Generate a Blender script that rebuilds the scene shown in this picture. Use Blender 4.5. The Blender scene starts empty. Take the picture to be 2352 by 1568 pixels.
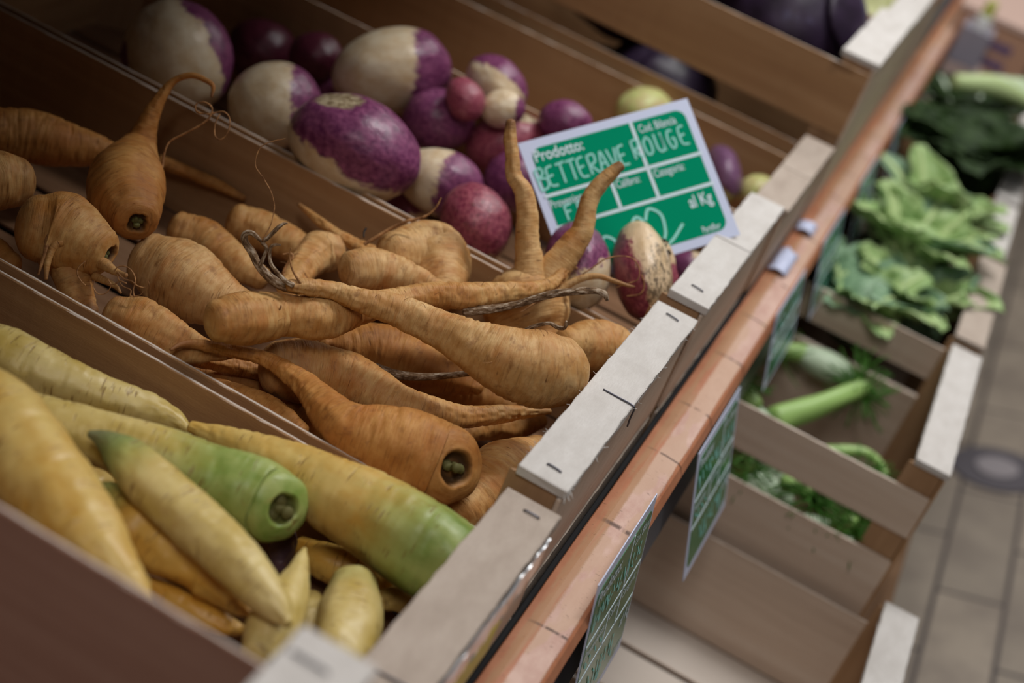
import bpy, math, random
from mathutils import Vector, Matrix, noise
from math import sin, cos, pi, radians

scene = bpy.context.scene
# ------------------------------------------------------------------ camera
# Stall frame: u runs along the display, v up the sloping crates away from the
# aisle, w square to the crate rims.  World: X along the stall, Z up.
TH = radians(17.0)
Z0 = 0.85
def SP(u, v, w):
    return Vector((u, v * cos(TH) - w * sin(TH), v * sin(TH) + w * cos(TH) + Z0))
def SD(u, v, w):
    return Vector((u, v * cos(TH) - w * sin(TH), v * sin(TH) + w * cos(TH)))

cam_data = bpy.data.cameras.new('camera')
cam = bpy.data.objects.new('camera', cam_data)
scene.collection.objects.link(cam)
scene.camera = cam
a3 = Vector((0.38183042, -0.37146867, 0.84629578))
b3 = Vector((-0.86661674, -0.46214241, 0.18814841))
n3 = Vector((0.32121794, -0.80525488, -0.498381))
Y3 = b3 * cos(TH) - n3 * sin(TH)
Z3 = b3 * sin(TH) + n3 * cos(TH)
right = Vector((a3.x, Y3.x, Z3.x)); down = Vector((a3.y, Y3.y, Z3.y)); fwd = Vector((a3.z, Y3.z, Z3.z))
R = Matrix((right, -down, -fwd)).transposed()
cam.matrix_world = Matrix.Translation(SP(-0.88567, -0.13291, 0.52261)) @ R.to_4x4()
cam_data.sensor_width = 36.0
cam_data.lens = 50.0
cam_data.clip_start = 0.05
cam_data.clip_end = 60
cam_data.dof.use_dof = True
cam_data.dof.focus_distance = 1.055
cam_data.dof.aperture_fstop = 3.1
cam_data.dof.aperture_blades = 9

# ------------------------------------------------------------------ light
scene.view_settings.view_transform = 'Standard'
scene.view_settings.look = 'None'
scene.view_settings.exposure = 0.0
scene.view_settings.gamma = 1.0
scene.view_settings.use_curve_mapping = False
world = bpy.data.worlds.new('market_hall'); scene.world = world
world.use_nodes = True
world.node_tree.nodes['Background'].inputs['Color'].default_value = (1.0, 0.86, 0.72, 1)
world.node_tree.nodes['Background'].inputs['Strength'].default_value = 0.05

def area(name, loc, target, sx, sy, power, col):
    d = bpy.data.lights.new(name, 'AREA'); d.shape = 'RECTANGLE'; d.size = sx; d.size_y = sy
    d.energy = power; d.color = col
    o = bpy.data.objects.new(name, d); scene.collection.objects.link(o)
    o.location = loc
    o.rotation_euler = (Vector(target) - Vector(loc)).to_track_quat('-Z', 'X').to_euler()
    return o
area('ceiling_panel_over_aisle', (0.75, -0.60, Z0 + 1.55), (0.60, -0.3, Z0), 0.85, 0.26, 26, (1.0, 0.985, 0.965))
area('ceiling_panel_far', (2.6, -0.6, Z0 + 1.6), (2.4, -0.3, Z0), 1.5, 0.6, 26, (1.0, 0.97, 0.93))
area('ceiling_panel_near', (-1.3, -0.60, Z0 + 1.55), (-0.5, 0.0, Z0), 0.8, 0.26, 12, (1.0, 0.93, 0.88))  # added fill to brighten the near crate's board face
area('skylight', (0.0, -2.4, Z0 + 1.9), (0.6, 0.0, Z0 - 0.1), 2.6, 1.6, 5, (0.78, 0.88, 1.0))  # cool fill added from the aisle side, no real window

# ------------------------------------------------------------------ helpers
def linc(r, g, b):
    f = lambda c: (c / 255) / 12.92 if c / 255 <= 0.04045 else ((c / 255 + 0.055) / 1.055) ** 2.4
    return (f(r), f(g), f(b), 1.0)
def mesh(name, verts, faces, mat, parent=None, attrs=None, smooth=True, base=None):
    vs = [Vector(v) for v in verts]
    if parent is None:
        if base is None:
            xs = [v.x for v in vs]; ys = [v.y for v in vs]; zs = [v.z for v in vs]
            base = Vector(((min(xs) + max(xs)) / 2, (min(ys) + max(ys)) / 2, min(zs)))
        off = Vector(base); loc = off
    else:
        off = world_base(parent); loc = Vector((0, 0, 0))
    me = bpy.data.meshes.new(name)
    me.from_pydata([tuple(v - off) for v in vs], [], faces)
    if attrs:
        for k, vals in attrs.items():
            if isinstance(vals[0], (tuple, list, Vector)):
                at = me.attributes.new(k, 'FLOAT_VECTOR', 'POINT')
                at.data.foreach_set('vector', [c for v in vals for c in v])
            else:
                at = me.attributes.new(k, 'FLOAT', 'POINT')
                at.data.foreach_set('value', list(vals))
    if smooth:
        me.polygons.foreach_set('use_smooth', [True] * len(me.polygons))
    me.materials.append(mat)
    o = bpy.data.objects.new(name, me); scene.collection.objects.link(o)
    o.location = loc
    if parent is not None: o.parent = parent
    return o
def world_base(o):
    p = Vector((0, 0, 0))
    while o is not None:
        p += o.location; o = o.parent
    return p
def tag(o, label=None, cat=None, group=None, kind=None):
    if label: o['label'] = label
    if cat: o['category'] = cat
    if group: o['group'] = group
    if kind: o['kind'] = kind
    return o
def empty(name, loc, label=None, cat=None, group=None, kind=None):
    o = bpy.data.objects.new(name, None); scene.collection.objects.link(o); o.location = loc
    o.empty_display_size = 0.05
    return tag(o, label, cat, group, kind)

class MB:
    """collects boxes in the stall frame (or world) as one mesh, with a rest coordinate whose z runs along the grain"""
    def __init__(s): s.v = []; s.f = []; s.r = []
    def add(s, verts, faces, rest):
        n = len(s.v); s.v += verts; s.r += rest; s.f += [tuple(i + n for i in f) for f in faces]
    def box(s, u0, u1, v0, v1, w0, w1, fr=SP, grain=None, wob=0.0, bev=0.0008, shear=0.0, seed=0, drop=None):
        du, dv, dw = u1 - u0, v1 - v0, w1 - w0
        if grain is None: grain = max(range(3), key=lambda i: (du, dv, dw)[i])
        N = [1, 1, 1]
        L = (du, dv, dw)[grain]
        if wob > 0: N[grain] = max(2, int(L / 0.006))
        b = min(bev, du * .3, dv * .3, dw * .3)
        # cross-section loop (8 points) swept along the grain
        oth = [i for i in range(3) if i != grain]
        lo = (u0, v0, w0); hi = (u1, v1, w1)
        p, q = oth
        sec = [(lo[p] + b, lo[q]), (hi[p] - b, lo[q]), (hi[p], lo[q] + b), (hi[p], hi[q] - b),
               (hi[p] - b, hi[q]), (lo[p] + b, hi[q]), (lo[p], hi[q] - b), (lo[p], lo[q] + b)]
        rings = [(lo[grain], 1), (lo[grain] + b, 0)] + \
                [(lo[grain] + b + (L - 2 * b) * k / N[grain], 0) for k in range(1, N[grain])] + \
                [(hi[grain] - b, 0), (hi[grain], 1)]
        verts = []; rest = []; faces = []
        cp = (lo[p] + hi[p]) / 2; cq = (lo[q] + hi[q]) / 2
        for g, inner in rings:
            for j, (x, y) in enumerate(sec):
                if inner:
                    x += (b if x < cp else -b) * .7; y += (b if y < cq else -b) * .7
                if wob > 0:
                    x += wob * noise.noise(Vector((g * 90, j * 3.1 + seed, 7)))
                    y += wob * .6 * noise.noise(Vector((g * 70, j * 3.1 + seed, 19)))
                c = [0, 0, 0]; c[grain] = g; c[p] = x; c[q] = y
                if wob > 0 and inner: c[grain] += wob * 1.5 * noise.noise(Vector((x * 400, y * 400, seed + g * 50)))
                if shear: c[1] += shear * (c[0] - u0)
                if drop: c[2] += drop * (c[grain] - lo[grain])
                verts.append(fr(*c)); rest.append((x, y, g + seed * 1.7))
        n = len(rings)
        for i in range(n - 1):
            for j in range(8):
                a = i * 8 + j; b_ = i * 8 + (j + 1) % 8
                faces.append((a, b_, b_ + 8, a + 8))
        faces.append(tuple(range(7, -1, -1))); faces.append(tuple((n - 1) * 8 + j for j in range(8)))
        s.add(verts, faces, rest); return s
    def prism(s, pts, w0, w1, fr=SP):
        n = len(pts)
        verts = [fr(x, y, w0) for x, y in pts] + [fr(x, y, w1) for x, y in pts]
        rest = [(x, y, w0) for x, y in pts] + [(x, y, w1) for x, y in pts]
        faces = [tuple(range(n - 1, -1, -1)), tuple(range(n, 2 * n))] + [(i, (i + 1) % n, n + (i + 1) % n, n + i) for i in range(n)]
        s.add(verts, faces, rest); return s
    def build(s, name, mat, parent=None, smooth=False, base=None):
        return mesh(name, s.v, s.f, mat, parent, {'rest': s.r}, smooth, base)

def resample(pts, step):
    """Catmull-Rom through (Vector, r); returns list of (pos, r, t, arclength)"""
    P = [(Vector(p[:3]), p[3]) for p in pts]
    if len(P) == 2: P = [P[0], ((P[0][0] + P[1][0]) / 2, (P[0][1] + P[1][1]) / 2), P[1]]
    ext = [(P[0][0] * 2 - P[1][0], P[0][1])] + P + [(P[-1][0] * 2 - P[-2][0], P[-1][1])]
    out = []
    for i in range(1, len(ext) - 2):
        p0, p1, p2, p3 = (ext[i + k][0] for k in (-1, 0, 1, 2))
        r0, r1, r2, r3 = (ext[i + k][1] for k in (-1, 0, 1, 2))
        n = max(2, int((p2 - p1).length / step))
        for k in range(n):
            t = k / n; t2 = t * t; t3 = t2 * t
            q = 0.5 * ((2 * p1) + (p2 - p0) * t + (2 * p0 - 5 * p1 + 4 * p2 - p3) * t2 + (3 * p1 - p0 - 3 * p2 + p3) * t3)
            r = 0.5 * ((2 * r1) + (r2 - r0) * t + (2 * r0 - 5 * r1 + 4 * r2 - r3) * t2 + (3 * r1 - r0 - 3 * r2 + r3) * t3)
            out.append((q, max(r, min(r1, r2) * .7)))
    out.append((P[-1][0], P[-1][1]))
    s = 0; res = []
    for i, (q, r) in enumerate(out):
        if i: s += (q - out[i - 1][0]).length
        res.append((q, r, s))
    tot = max(s, 1e-6)
    return [(q, r, s / tot, s) for q, r, s in res]

def tube(pts, seg=32, step=0.0014, lump=0.03, wr=0.0, seed=0, crown=None, flat=1.0, round_ends=True, knob=0.0, closed=True):
    """root-shaped tube; crown = 'start' / 'end' makes a sunken stem scar there."""
    S = resample(pts, step)
    if round_ends:
        for end in (0, 1):
            q, r, t, s = S[0] if end == 0 else S[-1]
            q2 = S[1][0] if end == 0 else S[-2][0]
            d = (q - q2).normalized()
            isc = (crown == 'start' and end == 0) or (crown == 'end' and end == 1)
            add = []
            n = 8 if r > 0.006 else 4
            dep = 0.42 if isc else 0.62
            lim = 0.62 if isc else 1.0
            for k in range(1, n + 1):
                a = (pi / 2) * k / n * lim
                add.append((q + d * r * dep * sin(a), max(r * cos(a), r * .02), t, s + (r * dep * sin(a) if end else -r * dep * sin(a))))
            if isc:
                qq, rr, tt, ss = add[-1]
                for f, dz in ((.92, .015), (.82, -.01), (.74, -.09), (.66, -.20), (.50, -.26), (.30, -.24), (.12, -.2), (.01, -.19)):
                    add.append((qq + d * r * dz, rr * f, tt, ss + 1e-5))
            S = S + add if end else list(reversed(add)) + S
    # frames
    n = len(S); verts = []; faces = []; rest = []; tip = []; cr = []
    T = []
    core0 = 0
    for i in range(n):
        a = S[max(0, i - 2)][0]; b = S[min(n - 1, i + 2)][0]
        T.append(b - a)
    # use smooth tangent, avoid flips inside scar recess
    mid = n // 2
    for i in range(n):
        if T[i].length < 1e-7: T[i] = T[i - 1] if i else T[1]
        T[i] = T[i].normalized()
    for i in range(mid, n - 1):
        if T[i + 1].dot(T[i]) < .6: T[i + 1] = T[i]
    for i in range(mid, 0, -1):
        if T[i - 1].dot(T[i]) < .6: T[i - 1] = T[i]
    up = Vector((0, 0, 1)) if abs(T[0].z) < .9 else Vector((0, 1, 0))
    N = (up - T[0] * up.dot(T[0])).normalized()
    so = Vector((seed * 3.7, seed * 1.3, seed * 7.1))
    for i in range(n):
        q, r, t, s = S[i]
        N = (N - T[i] * N.dot(T[i])).normalized(); B = T[i].cross(N)
        for j in range(seg):
            a = 2 * pi * j / seg
            ca, sa = cos(a), sin(a)
            x, y = ca * r, sa * r
            k = 1.0
            if lump: k += lump * 2 * noise.noise(Vector((ca * 1.3, sa * 1.3, s * 22)) + so) + lump * .8 * noise.noise(Vector((ca * 2.6, sa * 2.6, s * 60)) + so)
            if knob: k += knob * max(0, noise.noise(Vector((ca * 1.2, sa * 1.2, s * 42)) + so * 2) - .05)
            rr = r * k
            if wr and r > .004:
                w1 = noise.noise(Vector((ca * 1.6, sa * 1.6, s * 330)) + so)
                w2 = noise.noise(Vector((ca * 2.2, sa * 2.2, s * 130)) + so)
                rr += wr * (-max(0, w1 - .12) * 1.6 + w2 * .5)
            verts.append(q + N * (ca * rr) + B * (sa * rr * flat))
            rest.append((x + seed * .31, y, s + seed * .77)); tip.append(t)
            cr.append(0.0)
    if crown:
        rng = range(n - 8, n) if crown == 'end' else range(0, 8)
        for i in rng:
            kk = (i - (n - 8)) if crown == 'end' else (7 - i)
            for j in range(seg): cr[i * seg + j] = (0, .25, .7, .95, 1, .8, .55, .5)[kk]
    for i in range(n - 1):
        for j in range(seg):
            a = i * seg + j; b = i * seg + (j + 1) % seg
            faces.append((a, b, b + seg, a + seg))
    faces.append(tuple(range(seg - 1, -1, -1))); faces.append(tuple((n - 1) * seg + j for j in range(seg)))
    return verts, faces, {'rest': rest, 'along': tip, 'scar': cr}, S

def S2W(tab, dw=0.0):
    return [tuple(SP(u / 1000, v / 1000, w / 1000 + dw)) + (r / 1000,) for u, v, w, r in tab]

# ------------------------------------------------------------------ materials
def newmat(name, rough=0.6, spec=0.35):
    m = bpy.data.materials.new(name); m.use_nodes = True
    nt = m.node_tree; p = nt.nodes['Principled BSDF']
    p.inputs['Roughness'].default_value = rough
    p.inputs['Specular IOR Level'].default_value = spec
    return m, nt, p
def plain(name, col, rough=0.6, spec=0.35, metal=0.0):
    m, nt, p = newmat(name, rough, spec)
    p.inputs['Base Color'].default_value = col; p.inputs['Metallic'].default_value = metal
    return m
def node(nt, t, **kw):
    n = nt.nodes.new(t)
    for k, v in kw.items():
        if k in n.inputs: n.inputs[k].default_value = v
        else: setattr(n, k, v)
    return n
def attr(nt, name):
    n = nt.nodes.new('ShaderNodeAttribute'); n.attribute_name = name; return n
def scaled(nt, src, sc):
    m = nt.nodes.new('ShaderNodeMapping'); m.inputs['Scale'].default_value = sc
    nt.links.new(src, m.inputs['Vector']); return m.outputs['Vector']
def noise_n(nt, vec, scale=1.0, detail=4, rough=.55):
    n = nt.nodes.new('ShaderNodeTexNoise'); n.inputs['Scale'].default_value = scale
    n.inputs['Detail'].default_value = detail; n.inputs['Roughness'].default_value = rough
    nt.links.new(vec, n.inputs['Vector']); return n.outputs['Fac']
def ramp(nt, fac, stops):
    r = nt.nodes.new('ShaderNodeValToRGB'); e = r.color_ramp.elements
    while len(e) < len(stops): e.new(0.5)
    for x, (pos, c) in zip(e, stops):
        x.position = pos; x.color = c if not isinstance(c, (int, float)) else (c, c, c, 1)
    nt.links.new(fac, r.inputs['Fac']); return r.outputs['Color']
def mix(nt, fac, a, b, mode='MIX'):
    m = nt.nodes.new('ShaderNodeMix'); m.data_type = 'RGBA'; m.blend_type = mode
    for s, v in ((m.inputs[0], fac), (m.inputs[6], a), (m.inputs[7], b)):
        if hasattr(v, 'links') or isinstance(v, bpy.types.NodeSocket): nt.links.new(v, s)
        elif isinstance(v, (int, float)) and s == m.inputs[0]: s.default_value = v
        else: s.default_value = v
    return m.outputs[2]
def math_n(nt, op, a, b=0.0, clamp=False):
    m = nt.nodes.new('ShaderNodeMath'); m.operation = op; m.use_clamp = clamp
    for s, v in ((m.inputs[0], a), (m.inputs[1], b)):
        if isinstance(v, bpy.types.NodeSocket): nt.links.new(v, s)
        else: s.default_value = v
    return m.outputs[0]
def bump(nt, p, h, strength=.5, dist=.001):
    b = nt.nodes.new('ShaderNodeBump'); b.inputs['Strength'].default_value = strength; b.inputs['Distance'].default_value = dist
    nt.links.new(h, b.inputs['Height']); nt.links.new(b.outputs['Normal'], p.inputs['Normal']); return b

def parsnip_mat(name, pale, ochre, brown, dark_amt=0.0):
    m, nt, p = newmat(name, .58, .28)
    rc = attr(nt, 'rest').outputs['Vector']
    big = noise_n(nt, scaled(nt, rc, (38, 38, 26)), 1, 4, .6)
    base = ramp(nt, big, [(.30, ochre), (.60, pale)])
    med = noise_n(nt, scaled(nt, rc, (90, 90, 260)), 1, 5, .65)
    base = mix(nt, ramp(nt, med, [(.38, 0.6), (.58, 0.0)]), base, ochre)
    tint = noise_n(nt, scaled(nt, rc, (22, 22, 48)), 1, 5, .65)
    base = mix(nt, ramp(nt, tint, [(.50, 0.0), (.66, .55)]), base, linc(176, 110, 52))
    # faint rings across the root
    fine = noise_n(nt, scaled(nt, rc, (55, 55, 900)), 1, 3, .6)
    base = mix(nt, math_n(nt, 'MULTIPLY', ramp(nt, fine, [(.56, 0.0), (.68, .55)]), ramp(nt, big, [(.35, 1.0), (.65, .25)])), base, brown)
    # short dark scars
    gate = noise_n(nt, scaled(nt, rc, (60, 60, 40)), 1, 2)
    dash = noise_n(nt, scaled(nt, rc, (46, 46, 430)), 1, 3, .5)
    dd = math_n(nt, 'MULTIPLY', ramp(nt, dash, [(.635, 0.0), (.70, 1.0)]), ramp(nt, gate, [(.50, 0.0), (.62, 1.0)]))
    base = mix(nt, math_n(nt, 'MULTIPLY', dd, .8), base, linc(104, 60, 28))
    # bruised blotches
    bl = noise_n(nt, scaled(nt, rc, (75, 75, 95)), 1, 5, .7)
    base = mix(nt, ramp(nt, bl, [(.56, 0.0), (.70, .6 + dark_amt)]), base, linc(122, 76, 42))
    # tip and scar are brown skin
    al = attr(nt, 'age').outputs['Fac']
    an = math_n(nt, 'ADD', al, math_n(nt, 'MULTIPLY', math_n(nt, 'SUBTRACT', med, .5), .5), True)
    base = mix(nt, math_n(nt, 'MULTIPLY', an, .8), base, linc(112, 74, 46))
    sc = attr(nt, 'scar').outputs['Fac']
    base = mix(nt, sc, base, linc(70, 48, 26))
    nt.links.new(base, p.inputs['Base Color'])
    h = math_n(nt, 'ADD', math_n(nt, 'MULTIPLY', fine, -.7), math_n(nt, 'MULTIPLY', med, .9))
    h = math_n(nt, 'SUBTRACT', h, math_n(nt, 'MULTIPLY', dd, .6))
    bump(nt, p, h, .55, .0012)
    p.inputs['Subsurface Weight'].default_value = 0.06
    p.inputs['Subsurface Radius'].default_value = (.004, .002, .001)
    p.inputs['Subsurface Scale'].default_value = 1.0
    return m
PAR = parsnip_mat('parsnip_skin', linc(204, 162, 104), linc(168, 112, 52), linc(108, 64, 28))
PAR2 = parsnip_mat('parsnip_skin_orange', linc(200, 146, 82), linc(164, 104, 44), linc(104, 58, 24))
PAR3 = parsnip_mat('parsnip_skin_pale', linc(214, 176, 122), linc(176, 126, 68), linc(118, 74, 36))
def dried_mat():
    m, nt, p = newmat('dried_root_skin', .75, .2)
    rc = attr(nt, 'rest').outputs['Vector']
    f = noise_n(nt, scaled(nt, rc, (520, 520, 150)), 1, 5, .7)
    nt.links.new(ramp(nt, f, [(.34, linc(62, 42, 28)), (.50, linc(132, 104, 76)), (.64, linc(206, 190, 170))]), p.inputs['Base Color'])
    bump(nt, p, f, .9, .002); return m
DRIED = dried_mat()
def rootlet_mat():
    m, nt, p = newmat('rootlet_skin', .7, .2)
    rc = attr(nt, 'rest').outputs['Vector']
    f = noise_n(nt, scaled(nt, rc, (60, 60, 200)), 1, 2)
    nt.links.new(ramp(nt, f, [(.3, linc(96, 58, 30)), (.7, linc(186, 138, 92))]), p.inputs['Base Color'])
    return m
ROOTLET = rootlet_mat()

def carrot_mat(name, lo, hi, gr):
    m, nt, p = newmat(name, .42, .4)
    rc = attr(nt, 'rest').outputs['Vector']
    big = noise_n(nt, scaled(nt, rc, (45, 45, 28)), 1, 4, .6)
    base = ramp(nt, big, [(.32, lo), (.62, hi)])
    g = attr(nt, 'green').outputs['Fac']
    gn = math_n(nt, 'ADD', g, math_n(nt, 'MULTIPLY', math_n(nt, 'SUBTRACT', big, .5), .7))
    base = mix(nt, ramp(nt, gn, [(.2, 0.0), (.95, 1.0)]), base, mix(nt, ramp(nt, big, [(.35, 0.0), (.65, 1.0)]), gr, linc(156, 168, 96)))
    dash = noise_n(nt, scaled(nt, rc, (75, 75, 520)), 1, 2, .5)
    gate = noise_n(nt, scaled(nt, rc, (50, 50, 60)), 1, 2)
    dd = math_n(nt, 'MULTIPLY', ramp(nt, dash, [(.58, 0.0), (.70, 1.0)]), ramp(nt, gate, [(.46, 0.0), (.58, 1.0)]))
    base = mix(nt, math_n(nt, 'MULTIPLY', dd, .7), base, linc(120, 84, 40))
    bl = noise_n(nt, scaled(nt, rc, (80, 80, 120)), 1, 4, .7)
    base = mix(nt, ramp(nt, bl, [(.62, 0.0), (.76, .4)]), base, linc(170, 120, 70))
    ag = attr(nt, 'age').outputs['Fac']
    base = mix(nt, math_n(nt, 'MULTIPLY', ag, .8), base, linc(108, 104, 84))
    sc = attr(nt, 'scar').outputs['Fac']
    base = mix(nt, math_n(nt, 'MULTIPLY', sc, .9), base, linc(88, 84, 44))
    nt.links.new(base, p.inputs['Base Color'])
    bump(nt, p, math_n(nt, 'SUBTRACT', big, dd), .35, .0012)
    p.inputs['Subsurface Weight'].default_value = 0.10
    p.inputs['Subsurface Radius'].default_value = (.006, .004, .0015)
    p.inputs['Subsurface Scale'].default_value = 1.0
    return m
CAR_Y = carrot_mat('yellow_carrot_skin', linc(192, 150, 68), linc(206, 178, 106), linc(108, 134, 56))
CAR_P = carrot_mat('pale_carrot_skin', linc(186, 160, 82), linc(208, 188, 126), linc(118, 142, 62))
CAR_O = carrot_mat('deep_yellow_carrot_skin', linc(196, 140, 44), linc(208, 168, 82), linc(118, 138, 74))
CAR_V = carrot_mat('purple_carrot_skin', linc(70, 50, 60), linc(104, 82, 88), linc(70, 60, 60))

def turnip_mat(name, cream, purple, hot):
    m, nt, p = newmat(name, .36, .45)
    rc = attr(nt, 'rest').outputs['Vector']
    pr = attr(nt, 'purple').outputs['Fac']
    st = noise_n(nt, scaled(nt, rc, (3.2, 3.2, 3.2)), 1, 5, .65)
    st2 = noise_n(nt, scaled(nt, rc, (9, 9, 9)), 1, 4, .6)
    e = math_n(nt, 'ADD', pr, math_n(nt, 'MULTIPLY', math_n(nt, 'SUBTRACT', st, .5), 1.0))
    pcol = mix(nt, ramp(nt, st2, [(.36, 0.0), (.66, 1.0)]), purple, hot)
    ccol = mix(nt, ramp(nt, st, [(.3, 1.0), (.6, 0.0)]), cream, linc(196, 168, 128))
    base = mix(nt, ramp(nt, e, [(.44, 0.0), (.60, 1.0)]), ccol, pcol)
    dirt = noise_n(nt, scaled(nt, rc, (6, 6, 6)), 1, 6, .75)
    dam = attr(nt, 'soil').outputs['Fac']
    dn = math_n(nt, 'ADD', dirt, math_n(nt, 'MULTIPLY', dam, .22))
    base = mix(nt, ramp(nt, dn, [(.66, 0.0), (.78, .8)]), base, linc(58, 44, 30))
    sc = attr(nt, 'scar').outputs['Fac']
    base = mix(nt, sc, base, mix(nt, ramp(nt, st2, [(.4, 0.0), (.6, 1.0)]), linc(186, 170, 140), linc(112, 92, 64)))
    nt.links.new(base, p.inputs['Base Color'])
    bump(nt, p, st2, .3, .002)
    p.inputs['Subsurface Weight'].default_value = 0.08
    p.inputs['Subsurface Radius'].default_value = (.005, .003, .003)
    p.inputs['Subsurface Scale'].default_value = 1.0
    return m
TUR = turnip_mat('turnip_skin', linc(216, 200, 172), linc(92, 36, 76), linc(140, 78, 114))
TUR_R = turnip_mat('red_turnip_skin', linc(216, 190, 156), linc(118, 42, 66), linc(168, 92, 104))
TUR_G = turnip_mat('kohlrabi_skin', linc(196, 206, 130), linc(92, 58, 92), linc(140, 102, 134))

def wood_mat(name, c0, c1, c2, rough=.75, fuzz=.4, knots=True, gs=7, edge=False):
    m, nt, p = newmat(name, rough, .2)
    rc = attr(nt, 'rest').outputs['Vector']
    g = noise_n(nt, scaled(nt, rc, (70, 70, gs)), 1, 5, .55)
    g2 = noise_n(nt, scaled(nt, rc, (900, 900, 160)), 1, 4, .75)
    base = ramp(nt, g, [(.2, c0), (.5, c1), (.8, c2)])
    base = mix(nt, math_n(nt, 'MULTIPLY', ramp(nt, g2, [(.35, 1.0), (.65, 0.0)]), fuzz), base, c0)
    sp = noise_n(nt, scaled(nt, rc, (420, 420, 420)), 1, 3, .7)
    base = mix(nt, ramp(nt, sp, [(.68, 0.0), (.76, .5)]), base, linc(120, 92, 62))
    if knots:
        kn = noise_n(nt, scaled(nt, rc, (26, 26, 11)), 1, 2, .5)
        base = mix(nt, ramp(nt, kn, [(.74, 0.0), (.80, .75)]), base, linc(84, 52, 32))
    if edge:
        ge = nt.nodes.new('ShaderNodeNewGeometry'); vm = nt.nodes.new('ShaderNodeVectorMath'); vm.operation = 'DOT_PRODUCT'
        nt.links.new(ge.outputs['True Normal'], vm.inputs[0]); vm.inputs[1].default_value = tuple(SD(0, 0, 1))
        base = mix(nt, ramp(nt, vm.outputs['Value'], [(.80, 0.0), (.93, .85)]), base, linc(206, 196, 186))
    nt.links.new(base, p.inputs['Base Color'])
    bump(nt, p, math_n(nt, 'ADD', g2, math_n(nt, 'MULTIPLY', g, .6)), .5, .0008)
    return m
CAPW = wood_mat('sawn_poplar_pale', linc(190, 185, 180), linc(206, 202, 198), linc(218, 215, 212), .9, .45, False, 30)
CAPW2 = wood_mat('sawn_poplar_tan', linc(164, 150, 138), linc(182, 168, 156), linc(194, 182, 170), .9, .45, False, 30)
SIDEW = wood_mat('peeled_poplar_board', linc(152, 114, 80), linc(170, 132, 94), linc(184, 148, 110), .62, .2, True, 4, True)
SIDEW2 = wood_mat('grey_poplar_board', linc(192, 170, 152), linc(210, 190, 172), linc(222, 206, 190), .65, .2, True, 4, True)
POSTW = wood_mat('brown_corner_post', linc(152, 118, 86), linc(172, 136, 102), linc(188, 154, 120), .75, .3, False)
SLATW = wood_mat('dark_edge_board', linc(122, 88, 62), linc(144, 108, 80), linc(164, 130, 100), .75, .3, False)
STAPLE = plain('staple_steel', linc(92, 92, 100), .38, .5, .85)

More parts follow.
